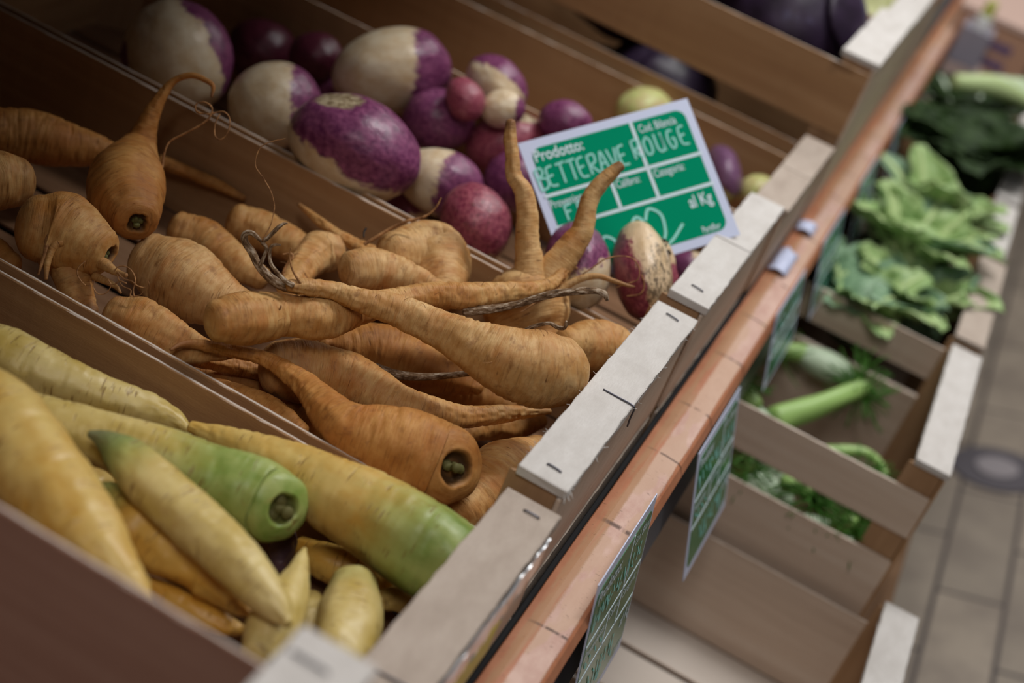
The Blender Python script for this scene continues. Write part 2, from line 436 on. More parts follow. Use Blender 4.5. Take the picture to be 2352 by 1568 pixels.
# ------------------------------------------------------------------ vegetable positions (stall frame, millimetres: u, v, w, radius)
BODY = {
 'P1': [(-129.4,262.5,-60.4,1.2),(-119.3,261.1,-60.1,2.5),(-110.1,254.4,-59.8,3.7),(-98.9,235.6,-59.2,4.7),(-87.8,214.2,-58.7,5.4),(-86.7,192.7,-58.6,7.5),(-91.5,171.1,-58.5,10),(-102.6,147.9,-58.7,14.2),(-110.7,125,-58.9,20.1),(-107,105.6,-58.8,25.5),(-100.9,83.8,-58.7,30.1),(-96.2,66.6,-58.6,29.6),(-94.2,57,-58.5,28.6),(-92.3,51.9,-58.5,27.1)],
 'P2': [(-68,207.7,-74.5,20.6),(-55.8,193.7,-74.2,24.4),(-46.6,179.9,-74,22.8),(-37.4,162,-73.8,21),(-34.2,140.6,-73.5,17.7),(-34,117.8,-73.2,15),(-22.9,93.1,-72.5,11.8),(-7.7,73.3,-71.6,8.6),(16.4,54.7,-70.6,7.4),(35.6,40.1,-69.8,5.1),(51.5,26.6,-69.3,2.4)],
 'P3': [(-73.4,213.7,-1.3,4.3),(-64.9,205.8,-1.6,6.2),(-50.3,188.9,-2.1,6.9),(-43.7,169.5,-2.5,9.2),(-31.1,144.4,-3.1,11.7),(-24.3,110.2,-3.6,14.6),(-22.6,79.9,-4,20.2),(-18.2,56.2,-4.1,25.3),(-9.3,38.2,-4.3,27.9),(-1.2,27.6,-4.4,26.8),(6.1,21.7,-4.6,25.6)],
 'P5': [(-116,238.8,-28,15.8),(-104.3,231.3,-27.4,18.7),(-88.8,221,-26.8,18),(-74,212,-25.6,15.4),(-68.3,204.4,-24.9,15.4),(-62.6,196.7,-24.3,16.4),(-50.6,187.1,-23.7,15.9),(-27.1,176.3,-22,12.3),(0.6,165.3,-19.8,9.9),(35.6,141.8,-15.8,10.4),(54.9,120.7,-12.9,10.9),(81.4,102,-10.3,9),(105.6,85.4,-7.8,7),(131.9,78.6,-6.6,5.7),(164.9,80.7,-5.7,4.7)],
 'P7': [(139.8,106.3,-29.5,25.5),(137.7,100.7,-36.5,34.9),(134.9,91.7,-43.7,36.4),(129.6,81.3,-51.1,31.9),(123.7,71.7,-58.7,21.7)],
 'P8': [(105.6,209.4,-40.2,18.8),(129.9,196.4,-43.8,28),(139,187.5,-45.6,32.2),(131.8,176.8,-47.2,30.2),(115,163.7,-48.8,21.8),(97.1,151.6,-52.2,10.8)],
 'P9': [(51.9,219.6,-40.7,15.7),(67.2,208.8,-40.4,17.6),(75.2,194.5,-40.1,16.3),(80.5,176.6,-39.6,13.4),(83.4,157.7,-39,9.9),(86.3,138.8,-38.3,6.4)],
 'P10': [(106.7,261.1,-68.5,16.3),(98.2,268.8,-68.5,18.4),(85.1,268.5,-68.6,15.3),(68.3,266.2,-68.6,13),(47.9,261.5,-68.7,11.7),(24.1,256.1,-68.9,9.1)],
 'P11': [(115.1,357.4,-91.7,17.2),(121.9,341.7,-91.7,18.3),(124.4,320.4,-91.7,16.8),(126.2,298.7,-91.7,14.5),(131.9,279.5,-91.7,11.4)],
 'P12': [(59.2,380.2,-91.6,16.6),(65.6,360.9,-91.6,17.7),(61.2,338,-91.7,16.1),(56.4,317.2,-91.7,13.8),(54.9,294.4,-91.8,10.1)],
 'P13': [(-17.8,356.9,-80,23.5),(-17.8,333.9,-79.9,30.2),(-19.1,312.1,-79.9,28.7),(-17.9,292.3,-79.8,22.5),(-14.3,274.2,-79.5,15.7),(-8.1,253.7,-79.1,10.2)],
 'P14': [(-98,408.6,-46.7,25.1),(-89.9,397.2,-46.7,31.1),(-86.5,381.9,-46.7,28.5),(-85.8,368.5,-46.7,22.6),(-85.1,358.7,-46.7,18.1)],
 'P15': [(-34.4,367.7,-40.4,18.1),(-24.4,378.8,-40.6,23.7),(-11.5,393.8,-40.8,29.1),(9.1,408.4,-40.9,30),(36.5,424,-41.1,22.8),(63.2,437.2,-41.2,15.3)],
 'P16': [(30.1,561.5,-76.8,20.6),(52.2,538.5,-76.7,23.1),(67.6,514,-76.7,20.3),(85.2,490.6,-76.6,14.4),(96.4,466.6,-76.6,7.6)],
 'P17': [(-73.5,487.2,-56.7,20.1),(-57,480.5,-56.7,23),(-47.6,473.8,-56.6,21.1),(-42.4,469.7,-56.6,19.1)],
 'P18': [(-113.8,320.4,-70.8,14.6),(-108.2,302.9,-70.8,19.7),(-106.4,281,-70.9,17.1),(-102.3,260.7,-70.9,12),(-92.4,244.5,-70.9,6.4),(-83.5,235,-70.9,2.6)],
 'P19': [(-94,271.5,-89.8,3.2),(-85.6,263.4,-90.8,5.5),(-69.8,246,-93.1,6.5),(-53.4,224.3,-95.5,6.6),(-46.6,204.2,-97.4,4.6)],
 'P20': [(-76.2,269.3,-108.6,3.9),(-65.5,252.5,-109,7.3),(-55.2,235.3,-109.4,9),(-46.6,216.6,-109.9,8.7),(-40.8,196.1,-110.4,6)],
 'P21': [(-97.7,249.6,-96.6,5.1),(-95.9,227.6,-96.6,10.9),(-94.2,205.7,-96.7,13.4),(-92.4,183.9,-96.7,12.7),(-93.1,164.5,-96.7,8.2)],
 'P22': [(7.1,205.1,-87.9,8.9),(17.6,192.8,-87.9,17.3),(35.8,174.3,-87.9,23.1),(45.9,150.8,-87.8,23.2),(50.5,124.5,-87.8,18.2),(57.6,103.4,-87.8,11.9),(61.4,88.9,-87.8,6.3)],
 'P23': [(58.4,137.3,-110.5,5),(68.3,117.2,-110.4,11.5),(81.2,98.4,-110.3,15.9),(88.2,80.8,-110.3,14.4),(90.8,63.2,-110.2,9.4)],
 'P25': [(35.3,20.8,-94.8,11.6),(11.8,22.2,-95.5,20.8),(-17.7,26.3,-96,28.9),(-51.8,29.3,-96.5,26.9),(-81.6,33.4,-97.4,18.7)],
 'P27': [(104.4,44.8,-38.8,14.1),(119.8,31.9,-40.7,21.4),(133.8,18.5,-41.7,22.3),(139.3,3.8,-42.6,18),(134.4,-15.1,-44.8,10.7)],
 'P28': [(146.2,320.3,-64.2,1.9),(141.9,306.3,-64.3,3),(136.9,292,-64.5,4.2),(132.8,272.4,-64.7,4.5),(131.1,251.4,-65,6.4),(126.1,226.5,-65.3,10.4)],
 'P30': [(155.5,466.9,-97.8,6.8),(161.3,441.9,-97.6,6),(165.9,411.3,-97.3,5.2),(166.8,383.3,-97,2.8)],
 'P31': [(-116.9,453.5,-78.3,14.3),(-115.7,430.2,-77.8,15.5),(-115.9,413.9,-77.5,11.6)],
 'P32': [(-58.8,190.9,-104.2,6.6),(-67.4,166.4,-103.6,14.9),(-78.8,138.7,-103.3,16),(-85.8,114.2,-102.7,10.8),(-89.7,101,-102.4,5)],
 'P33': [(29.6,80.4,-115,6.9),(55.2,68.2,-114.8,9.2),(73.3,51.8,-114.7,10),(103.4,39.9,-114.5,7.3)],
 'C1': [(-207.6,364.7,-81.7,20.8),(-202.7,346.7,-81.7,22.6),(-199.3,327.3,-81.7,21.9),(-191.6,300.5,-81.7,18.4),(-182,271.3,-81.7,14.3),(-171.5,246.2,-81.6,11.1),(-167.3,227.4,-81.6,7.2),(-169.7,211.9,-81.7,2.1)],
 'C2': [(-268.1,312.7,-73.3,11.1),(-253,291.5,-70.3,14.5),(-247.4,268.8,-68.4,16.7),(-237.4,232.4,-66,18.4),(-228.5,195.2,-63.6,21.2),(-223.4,165.3,-62.4,23.3),(-219.7,141.3,-61.2,25.5),(-218.5,128.9,-60.5,25.5),(-218.3,121.9,-59.9,24.6),(-218.2,117.5,-59.3,22.6)],
 'C3': [(-176.5,208.9,-72.3,4.1),(-174.7,182.7,-68.6,9.4),(-174.2,155.8,-65.5,14.5),(-174.3,128.5,-63.5,19.6),(-175.7,100.7,-62.1,24.6),(-177.2,73.3,-60.7,27.9),(-179.9,45.5,-59.8,30.2),(-182.5,18.1,-58.9,29.6),(-185.7,-2.6,-58,25.5),(-187.6,-12.9,-57.3,16.6)],
 'C4': [(-265.3,230.7,-42.8,2.4),(-263.9,225.5,-42.8,4.6),(-264.1,217.1,-42.7,8),(-267.1,201.8,-42.7,13.3),(-275.3,176.4,-42.6,16),(-283.1,148.7,-42.5,16.3),(-290.6,121.7,-42.4,16.1),(-298.2,98.3,-42.3,15.1),(-305.9,78.3,-42.3,12.4),(-312.3,62.5,-42.2,8.4),(-317.6,53.4,-42.1,3.4)],
 'C5': [(-270.2,216.1,-74.5,4.9),(-271.9,207.5,-74.4,9.7),(-275.3,188.4,-74.3,13.9),(-281.7,167.4,-74.4,17.5),(-285.2,150.4,-74.4,16.3),(-286.6,135.7,-74.3,12),(-282.8,123.1,-74.2,15.2),(-286.1,106.4,-74.1,12.5),(-292.3,93,-74.1,7.2),(-295.2,83.6,-74,2.1)],
 'C6': [(-296.8,303.8,-34.2,23.6),(-307.6,274.6,-34.4,28.9),(-318.9,239.3,-34.6,28.4),(-331.5,207,-34.7,25.8),(-343.9,178.8,-34.9,22.9),(-354.5,152.7,-35.1,17.7),(-360.7,130.4,-35.3,10.9),(-366.5,113.2,-35.5,3.7)],
 'C6b': [(-280,277.4,-59.5,9.7),(-272.9,270.1,-58.9,11.4),(-270.7,258.5,-58.3,10.8),(-271.5,249.6,-57.6,7)],
 'C7': [(-233.8,85.8,-64.5,1.6),(-242.8,82.6,-64.7,4.6),(-254,78.3,-65,7.4),(-269.5,73.7,-65.5,11.5),(-288.8,68.8,-65.9,14.8),(-310,64.5,-66.4,15.5),(-325.3,62.1,-66.8,9.9)],
 'C8': [(-222,51,-81.4,15.9),(-240.3,41.9,-81.5,19.9),(-258.4,34.8,-81.6,20.1),(-280.3,27.8,-81.8,18.1),(-297.8,22.3,-81.9,12.7)],
 'C9': [(-185.9,41.4,-113.6,6.9),(-175.4,33.4,-113.8,8.7),(-170.3,22.3,-113.9,8.7),(-164.8,8,-114.1,5.8)],
 'C9b': [(-227.1,80.4,-106.6,5.6),(-227.2,72.1,-106.6,8.9),(-239.3,65.8,-106.7,9.9),(-254.5,60.5,-106.8,7.6)],
 'C10': [(-293.6,155,-96.6,4.2),(-293.8,133.9,-96.7,7.9),(-293.5,115.1,-96.7,7.9),(-291,97.7,-96.7,6.3),(-285,85.9,-96.7,2.1)],
 'C11': [(-168.4,121.7,-113.6,3.6),(-180.2,118.9,-114,8.2),(-192.9,114.4,-114.5,8.7),(-204.3,109,-114.9,6.3)],
 'C12': [(-169.7,110.2,-123.4,8.9),(-171.6,88.9,-119.9,13.6),(-166.7,68,-117.4,14.2),(-160.5,44.7,-114,10.6)],
 'C13': [(-198.9,265.4,-133.4,9),(-195.8,230.9,-133.2,15),(-202.7,182.4,-133.1,15.9),(-210.1,141.9,-133.1,14.5),(-221.4,106.8,-133,11.4)],
 'C14': [(-205.1,337.2,-123.4,12.1),(-216.1,283.4,-123,14.8),(-223.7,241.1,-122.6,14.6)],
 'T1': [(266.4,540.3,-46,51.7),(264.6,538.1,-46.3,51.7),(262.8,535.9,-46.5,51.6),(261,533.7,-46.8,51.5),(259.2,531.5,-47.1,51.5)],
 'T1b': [(243,557.3,-52.2,25),(243,557.3,-52.2,25),(243,557.3,-52.2,25),(243,557.3,-52.2,25),(243,557.3,-52.2,25)],
 'T2': [(271,432.2,-51.7,41.1),(273.1,431,-51.7,41.2),(275.3,429.9,-51.7,41.2),(277.4,428.7,-51.7,41.3),(279.6,427.5,-51.7,41.3)],
 'T3': [(218.8,333.2,-26.7,45.6),(219.5,324.5,-26.7,45.6),(220.3,315.8,-26.7,45.6),(221.1,307.1,-26.7,45.5),(221.9,298.4,-26.7,45.5)],
 'T4': [(386.6,386.9,-22.8,42.9),(396.3,381.5,-21.8,43.1),(406.1,376.1,-20.8,43.3),(416.1,370.7,-19.9,43.6),(426.2,365.2,-18.9,43.8)],
 'T5': [(381.4,309.1,-36.9,31.6),(383.7,307.1,-37.1,31.6),(385.9,305.1,-37.2,31.7),(388.2,303.2,-37.4,31.7),(390.5,301.2,-37.6,31.8)],
 'T6': [(370.3,283.5,3.8,18.9),(368.8,281.7,3.4,18.8),(367.3,279.8,3,18.8),(365.8,278,2.6,18.8),(364.4,276.2,2.2,18.8)],
 'T7': [(444.1,287.6,3.5,26),(442.1,282.5,3.5,25.9),(440.2,277.4,3.6,25.9),(438.3,272.3,3.6,25.8),(436.3,267.3,3.7,25.8)],
 'T8': [(393.1,251.1,-0.5,19.1),(394.5,249.8,-0.2,19.1),(395.8,248.5,0.1,19.1),(397.2,247.2,0.4,19.1),(398.5,245.9,0.7,19.1)],
 'T9': [(422.8,250.1,-50.5,32.3),(426.4,245.9,-48.3,32.3),(430.1,241.7,-46.1,32.3),(433.9,237.5,-44,32.4),(437.7,233.4,-41.8,32.4)],
 'T10': [(438,198.9,-0.7,23),(439.4,196.5,-0.9,23),(440.7,194.1,-1.2,23),(442,191.7,-1.4,23),(443.4,189.3,-1.6,23)],
 'T11': [(304.5,266.8,-60.2,31.9),(306.2,261.7,-60.3,31.9),(307.9,256.5,-60.3,32),(309.6,251.3,-60.4,32),(311.3,246.1,-60.5,32)],
 'T12': [(379.7,206.1,-56.1,31.4),(380.7,205.1,-55.9,31.4),(381.6,204.1,-55.6,31.4),(382.5,203.1,-55.4,31.4),(383.5,202,-55.2,31.4)],
 'T13': [(252.7,195.5,-51.7,32.9),(250.3,193.7,-51.7,32.9),(247.9,192,-51.7,32.8),(245.6,190.2,-51.7,32.7),(243.2,188.5,-51.7,32.7)],
 'T14': [(433.2,544,-81.5,33.1),(434.1,541.9,-80.7,33.1),(435.1,539.9,-80,33.1),(436,537.9,-79.2,33.1),(437,535.8,-78.5,33.1)],
 'T15': [(446.5,452.5,-85.3,23.6),(446.4,449.6,-85.5,23.6),(446.4,446.6,-85.6,23.6),(446.4,443.6,-85.8,23.6),(446.4,440.7,-86,23.5)],
 'T14b': [(417.4,471,-51.6,25.8),(417.6,469.6,-51,25.7),(417.8,468.3,-50.4,25.7),(418,466.9,-49.8,25.7),(418.2,465.5,-49.2,25.7)],
 'T16': [(227.6,88.9,-26.6,30),(220.8,85.5,-26.6,29.9),(214,82.1,-26.7,29.7),(207.4,78.7,-26.7,29.6),(200.8,75.3,-26.7,29.4)],
 'T17': [(269.4,45.7,-16.6,26.6),(255.9,38.7,-16.6,26.4),(242.8,31.9,-16.7,26.1),(229.9,25.2,-16.8,25.9),(217.2,18.6,-16.8,25.6)],
 'T18': [(373.2,12.8,-56.7,19.5),(375.2,11.3,-56.7,19.5),(377.3,9.8,-56.7,19.5),(379.3,8.3,-56.6,19.5),(381.4,6.8,-56.6,19.5)],
 'T19': [(318,289.8,-106.8,23.3),(319.3,289,-106.8,23.4),(320.6,288.1,-106.8,23.4),(321.9,287.3,-106.7,23.4),(323.2,286.4,-106.7,23.4)],
 'K1': [(717.5,181.7,-56.7,30.3),(720.1,180.3,-56.7,30.3),(722.8,178.8,-56.7,30.3),(725.4,177.4,-56.6,30.4),(728.1,175.9,-56.6,30.4)],
 'K2': [(695.7,64.9,-64.9,21.4),(685.6,60,-64.9,21.3),(675.6,55.3,-64.9,21.2),(665.8,50.5,-64.8,21.1),(656.1,45.9,-64.8,21)],
 'K3': [(677.2,12.2,-66.7,20.1),(678.5,11.4,-66.7,20.1),(679.7,10.6,-66.7,20.1),(680.9,9.8,-66.7,20.2),(682.2,9,-66.7,20.2)],
}
STRAND = {
 'P15': [('root',[(62.9,436.9,-41.8,13.86),(65.2,436.9,-35.4,13.13),(69.5,438.1,-24.8,9.85),(76.2,438.9,-10.5,7.29),(83.9,437.9,4.8,4.74),(90.6,433.8,17.2,2.92),(96.2,423,25.4,2.55),(98,410.5,26.5,2.19),(97.4,402.3,25,1.82),(92.6,398.6,18.2,1.09)]),
   ('rootlet',[(28.6,391.8,-26.5,1.07),(33.9,395.7,-15.9,0.93),(38.8,396.1,-7.5,0.86),(45,389.7,0.7,0.86),(52.7,381.4,10.6,0.79),(58.6,377.4,19,0.71),(62,379.7,25.6,0.71),(61.1,387.1,27,0.71),(57.9,391.6,23.3,0.71),(56.1,388.4,19,0.71),(58.8,379.6,20.2,0.71),(64.1,370.2,25.7,0.71),(64.1,363,22.9,0.64),(60,359.4,14.7,0.64),(55.3,361,7.2,0.64),(54.4,366.6,7.9,0.64),(57.9,371,15.5,0.64),(62.4,371.4,23.3,0.54)])],
 'P7': [('root',[(133.2,93.1,-34.9,16.74),(139.3,101.3,-19.9,14.55),(143.7,107.5,-8.5,12.37),(150.2,118.3,8.3,10.19),(157.1,127.6,25.2,9.1),(161.8,138.9,38.9,7.64),(162.7,150.9,46.7,6.55),(167.3,158.8,59.1,5.82),(171.3,166.9,70.5,5.46),(174,170.5,78.1,4.73),(175.3,172.8,82.8,4)]),
   ('root',[(144.2,84.8,-30.5,16.73),(153.8,88.3,-12.1,14.55),(160.5,86.3,-0.5,13.09),(168.3,84.2,12.8,11.64),(175,82.3,24.4,9.82),(181.8,86.3,38.3,8),(187.9,88.9,50.6,7.27),(195.8,86.1,63.8,6.55),(201.6,82.4,73.1,5.46),(205.4,79.4,79.3,4.36)]),
   ('root',[(125.9,74.1,-25.5,3.64),(132.8,71.6,-14.8,3.27),(138.3,67.9,-6.8,3.09),(144.8,60.2,1.3,2.91),(150.1,50,6.4,2.55),(153.4,37.3,7.3,2),(156.2,26.4,7.9,1.45),(158.1,20.6,8.9,0.73)]),
   ('rootlet',[(138.1,70.7,-7,0.73),(147.6,60.9,5.4,0.51),(153.2,55.9,13.2,0.51),(157.7,51.9,19.2,0.51),(162.7,43.7,24.7,0.51),(166.3,33.8,27,0.51),(166,25.2,23.2,0.51),(162.1,20.9,15,0.51),(157.9,25.7,9.7,0.51),(152.5,33.4,3.4,0.51)])],
 'P3': [('dried_root',[(-65.6,205,-3.1,4.37),(-69.5,212.5,-4.9,4.06),(-72.8,222.3,-5.1,3.74),(-74.4,232.7,-1.9,3.43),(-74.6,241.3,2.8,3.12),(-73.8,247.8,8.3,3.12),(-73.9,254.1,12.4,2.65),(-73.5,257.3,16.1,2.5),(-72.4,256.7,19.6,2.18),(-71.7,252.8,21.1,1.87),(-72.1,247.8,20.3,1.56),(-72.8,243.3,19.2,1.25)]),
   ('dried_root',[(-75.8,210.5,1.5,2.17),(-77.4,216.2,2.7,1.86),(-78,223.8,6.2,1.55),(-78.1,230.1,10.3,1.4),(-76.8,233.4,15.4,1.24),(-75.2,234.7,20.3,1.24),(-74,232.6,23.2,1.09),(-73.4,229,24.6,0.62)]),
   ('dried_root',[(-80.8,236.3,6.8,1.55),(-78.2,236.5,12.4,1.24),(-75.6,237.6,18.2,1.24),(-75.4,241.8,21,1.4),(-73.6,239.8,24.3,1.4),(-70.8,237.9,29.4,1.4),(-68.4,236.2,33.8,1.4),(-66.6,234.2,37.1,0.93),(-65.8,231.8,38.5,0.62)]),
   ('rootlet',[(-77.1,241.7,23.1,0.62),(-74.1,241.4,28.4,0.43),(-70.8,241.5,34.4,0.37),(-67.4,243.4,41.3,0.37),(-65.1,245.6,46.5,0.37),(-62.7,251.9,53.2,0.37),(-61.4,260.6,59.1,0.37),(-60.5,269.3,64.3,0.37),(-57.2,272.3,71.3,0.37),(-53.7,271.9,77.5,0.37),(-50,267.1,82.4,0.37),(-45.9,260,87.1,0.31)]),
   ('rootlet',[(-70,207.7,2.5,0.94),(-70.3,216.1,9.2,0.81),(-69.3,221.6,17,0.75),(-68.3,222.9,23.3,0.62)])],
 'P10': [('rootlet',[(34.3,264.2,-62.7,1.21),(32.9,267.4,-63,1.14),(37.6,267.8,-54.1,1.06),(39.9,266.3,-50,1.06),(40.4,269,-47.4,0.89),(37.4,274,-49.8,0.57)]),
   ('rootlet',[(83.9,260.5,-63.8,2.21),(82.7,257.4,-66,1.84),(78.2,259,-72.1,1.66),(73.9,260.9,-77.6,1.47),(70.5,263.7,-81.3,1.1)])],
 'P5': [('dried_root',[(45.6,117.8,-21.8,4.08),(51.4,105.9,-16.4,3.74),(57.3,95.1,-10.5,3.4),(63.5,84.7,-3.9,3.06),(70.7,74.5,4.5,2.72),(76.5,65.4,10.8,2.72),(81.1,56.6,15.4,2.72),(86.7,45.3,20.6,2.72),(90.8,35.9,24.1,2.72),(92.1,29.4,23.8,2.72),(91.1,26.3,21,1.7)]),
   ('rootlet',[(98.4,77.1,-11.2,1.23),(93.6,80.7,-15.4,0.88),(88.6,83.6,-20,0.56),(85.8,85.4,-21.5,0.35)]),
   ('rootlet',[(164.2,81.3,-6.7,2.92),(166.4,81.1,-3,2.56),(166.9,78.2,-3.4,1.83),(166.9,72.8,-5.3,1.46)]),
   ('rootlet',[(-87.2,216.3,-10.2,0.94),(-89.2,215.8,-12.8,0.69),(-90,211.8,-14.7,0.63),(-89,209.2,-13,0.63),(-88.1,209.4,-10.4,0.5)])],
 'P22': [('dried_root',[(6.1,159.4,-83.6,4.54),(7.9,145.4,-80.5,3.84),(11.5,129.1,-75.3,3.15),(15.8,113.8,-68.4,2.62),(20.5,99.2,-60.5,2.27),(25.4,85.8,-52,2.27),(29.1,78.3,-43.1,2.1),(32.1,73,-34.7,1.92),(35.5,69.2,-25,1.92),(37.2,68.3,-17,1.75),(39.4,66.6,-8.7,1.75),(42.1,60.4,-1.1,1.57),(44.2,52,4.7,1.57),(43.2,44.4,5.5,1.57),(42.8,39.6,8.3,1.4),(42.7,40.2,13.7,1.05)])],
 'P14': [('root',[(-87.7,392.9,-56.7,18.76),(-91.9,384.4,-62.2,16.18),(-96.1,375.9,-67.7,14.23),(-100.6,366.2,-74.2,12.94),(-105,356.2,-80.6,11.65),(-108.5,346.4,-85.4,9.06)]),
   ('rootlet',[(-112.8,386.8,-37.3,2.26),(-115.8,386,-40.7,1.94),(-119.9,383,-46.9,1.62),(-124.6,381,-53.5,1.29),(-129.2,379.1,-60.1,0.97)]),
   ('root',[(-109.8,378.6,-39.4,3.56),(-113.1,380.3,-41.3,3.24),(-117.7,380.2,-46.2,2.59),(-123.3,377.3,-53.8,2.26),(-128.2,372.7,-60.8,1.29)]),
   ('root',[(-93.5,355.8,-50,4.84),(-95.3,348.8,-48.6,4.52),(-97.2,340.5,-47.9,3.23),(-98.7,333,-46.3,2.26),(-100,326.8,-43.9,1.61)]),
   ('root',[(-98.5,352.6,-59.8,3.23),(-99.9,345.2,-57.9,2.9),(-101.4,337.7,-56.2,2.26),(-103.3,330.3,-55.2,1.61),(-106.3,324.5,-55.4,0.97)]),
   ('rootlet',[(-109.8,331.4,-38.7,0.52),(-107.9,329.8,-34.8,0.45),(-106.3,324.6,-32.7,0.45),(-106.5,318.4,-34.1,0.45),(-108.6,313.6,-38.1,0.45),(-112.1,311.7,-43.3,0.45),(-114.1,308.7,-46.5,0.42)]),
   ('rootlet',[(-109.2,328.8,-38.7,0.52),(-109.6,322.2,-40.6,0.48),(-108.7,316.6,-39.8,0.48),(-108.9,311.6,-40.7,0.45),(-108.1,306.3,-40,0.42),(-106.6,303.4,-37.2,0.39),(-106.2,305.1,-34.5,0.32)]),
   ('rootlet',[(-110,328.6,-40.1,0.52),(-112.1,321.3,-44.8,0.48),(-111.5,314.1,-44.9,0.45),(-113.8,311.6,-48.2,0.52),(-111.8,306.1,-45.2,0.45),(-110.5,304.8,-42,0.32)]),
   ('rootlet',[(-113.8,332.3,-45.2,0.52),(-115.1,328.1,-47.3,0.42),(-119,328.3,-52.3,0.42),(-122.1,332.4,-54.4,0.39),(-122.3,337.4,-51.3,0.35),(-121,338.7,-46.9,0.32)]),
   ('rootlet',[(-115.1,331.9,-47.5,0.48),(-114.3,326.4,-45.6,0.48),(-112.9,323.3,-41.7,0.42),(-112.7,317.9,-40.8,0.42)]),
   ('rootlet',[(-114.3,353.3,-40.6,0.58),(-118.6,354.8,-45.3,0.52),(-121.3,352.7,-48.8,0.52),(-122.9,347.9,-51.2,0.48),(-123.6,343.2,-52.1,0.45)])],
 'P8': [('rootlet',[(89.6,229.8,-35.7,1.45),(96.7,223.1,-26.2,1.3),(104.1,215.6,-16.4,1.23),(110,208.4,-9.2,1.16),(114.1,201.5,-4.9,1.09),(118.8,195.4,0.9,0.94),(123.4,192.9,7.8,0.87),(127.6,192.8,14.8,0.65)])],
 'T17': [('tail_root',[(270.4,37.7,-9.7,15.67),(272.3,30,-6.3,12.54),(270.6,20.2,-9.6,8.62),(266.3,13.8,-16.2,7.83),(263,6.1,-21.4,6.66),(260.6,1.1,-24.2,3.53)]),
   ('rootlet',[(181.7,26.6,-13.9,0.6),(186.6,17.9,-8.8,0.57),(190.8,18.1,-1.7,0.57),(193.3,24.2,4.9,0.57)])],
 'T19': [('tail_root',[(304,293.8,-109.1,2.59),(289.1,294.2,-114.2,1.3)])],
}

# ------------------------------------------------------------------ setting
def tile_mat():
    m, nt, p = newmat('floor_tiles', .5, .35)
    tc = nt.nodes.new('ShaderNodeTexCoord')
    br = nt.nodes.new('ShaderNodeTexBrick')
    mp = nt.nodes.new('ShaderNodeMapping'); nt.links.new(tc.outputs['Object'], mp.inputs['Vector'])
    mp.inputs['Location'].default_value = (0.06, 0.135, 0)
    nt.links.new(mp.outputs['Vector'], br.inputs['Vector'])
    br.inputs['Color1'].default_value = linc(158, 146, 132); br.inputs['Color2'].default_value = linc(140, 130, 118)
    br.inputs['Mortar'].default_value = linc(64, 58, 58)
    br.inputs['Scale'].default_value = 1; br.inputs['Brick Width'].default_value = .36; br.inputs['Row Height'].default_value = .11
    br.inputs['Mortar Size'].default_value = .004; br.offset = .5
    n = noise_n(nt, tc.outputs['Object'], 9, 5, .6)
    c = mix(nt, ramp(nt, n, [(.35, .45), (.6, 0.0)]), br.outputs['Color'], linc(104, 94, 88))
    nt.links.new(c, p.inputs['Base Color']); return m
tag(mesh('floor', [(-2, -3.5, 0), (6, -3.5, 0), (6, 1.6, 0), (-2, 1.6, 0)], [(0, 1, 2, 3)], tile_mat(), smooth=False, base=(0, 0, 0)),
    'brown tiled market floor with dark joints', 'floor', kind='structure')
wallm = plain('plaster', linc(150, 146, 140), .9)
tag(mesh('wall_back', [(-2, 1.25, 0), (6, 1.25, 0), (6, 1.25, 3), (-2, 1.25, 3)], [(0, 1, 2, 3)], wallm, smooth=False),  # unseen wall, put in to block light and darken the back
    'unseen plaster wall behind the vegetable stall, added to block light', 'wall', kind='structure')
tag(mesh('wall_right', [(6, 1.6, 0), (6, -3.5, 0), (6, -3.5, 3), (6, 1.6, 3)], [(0, 1, 2, 3)], wallm, smooth=False),
    'plain plaster wall at the far end of the aisle', 'wall', kind='structure')

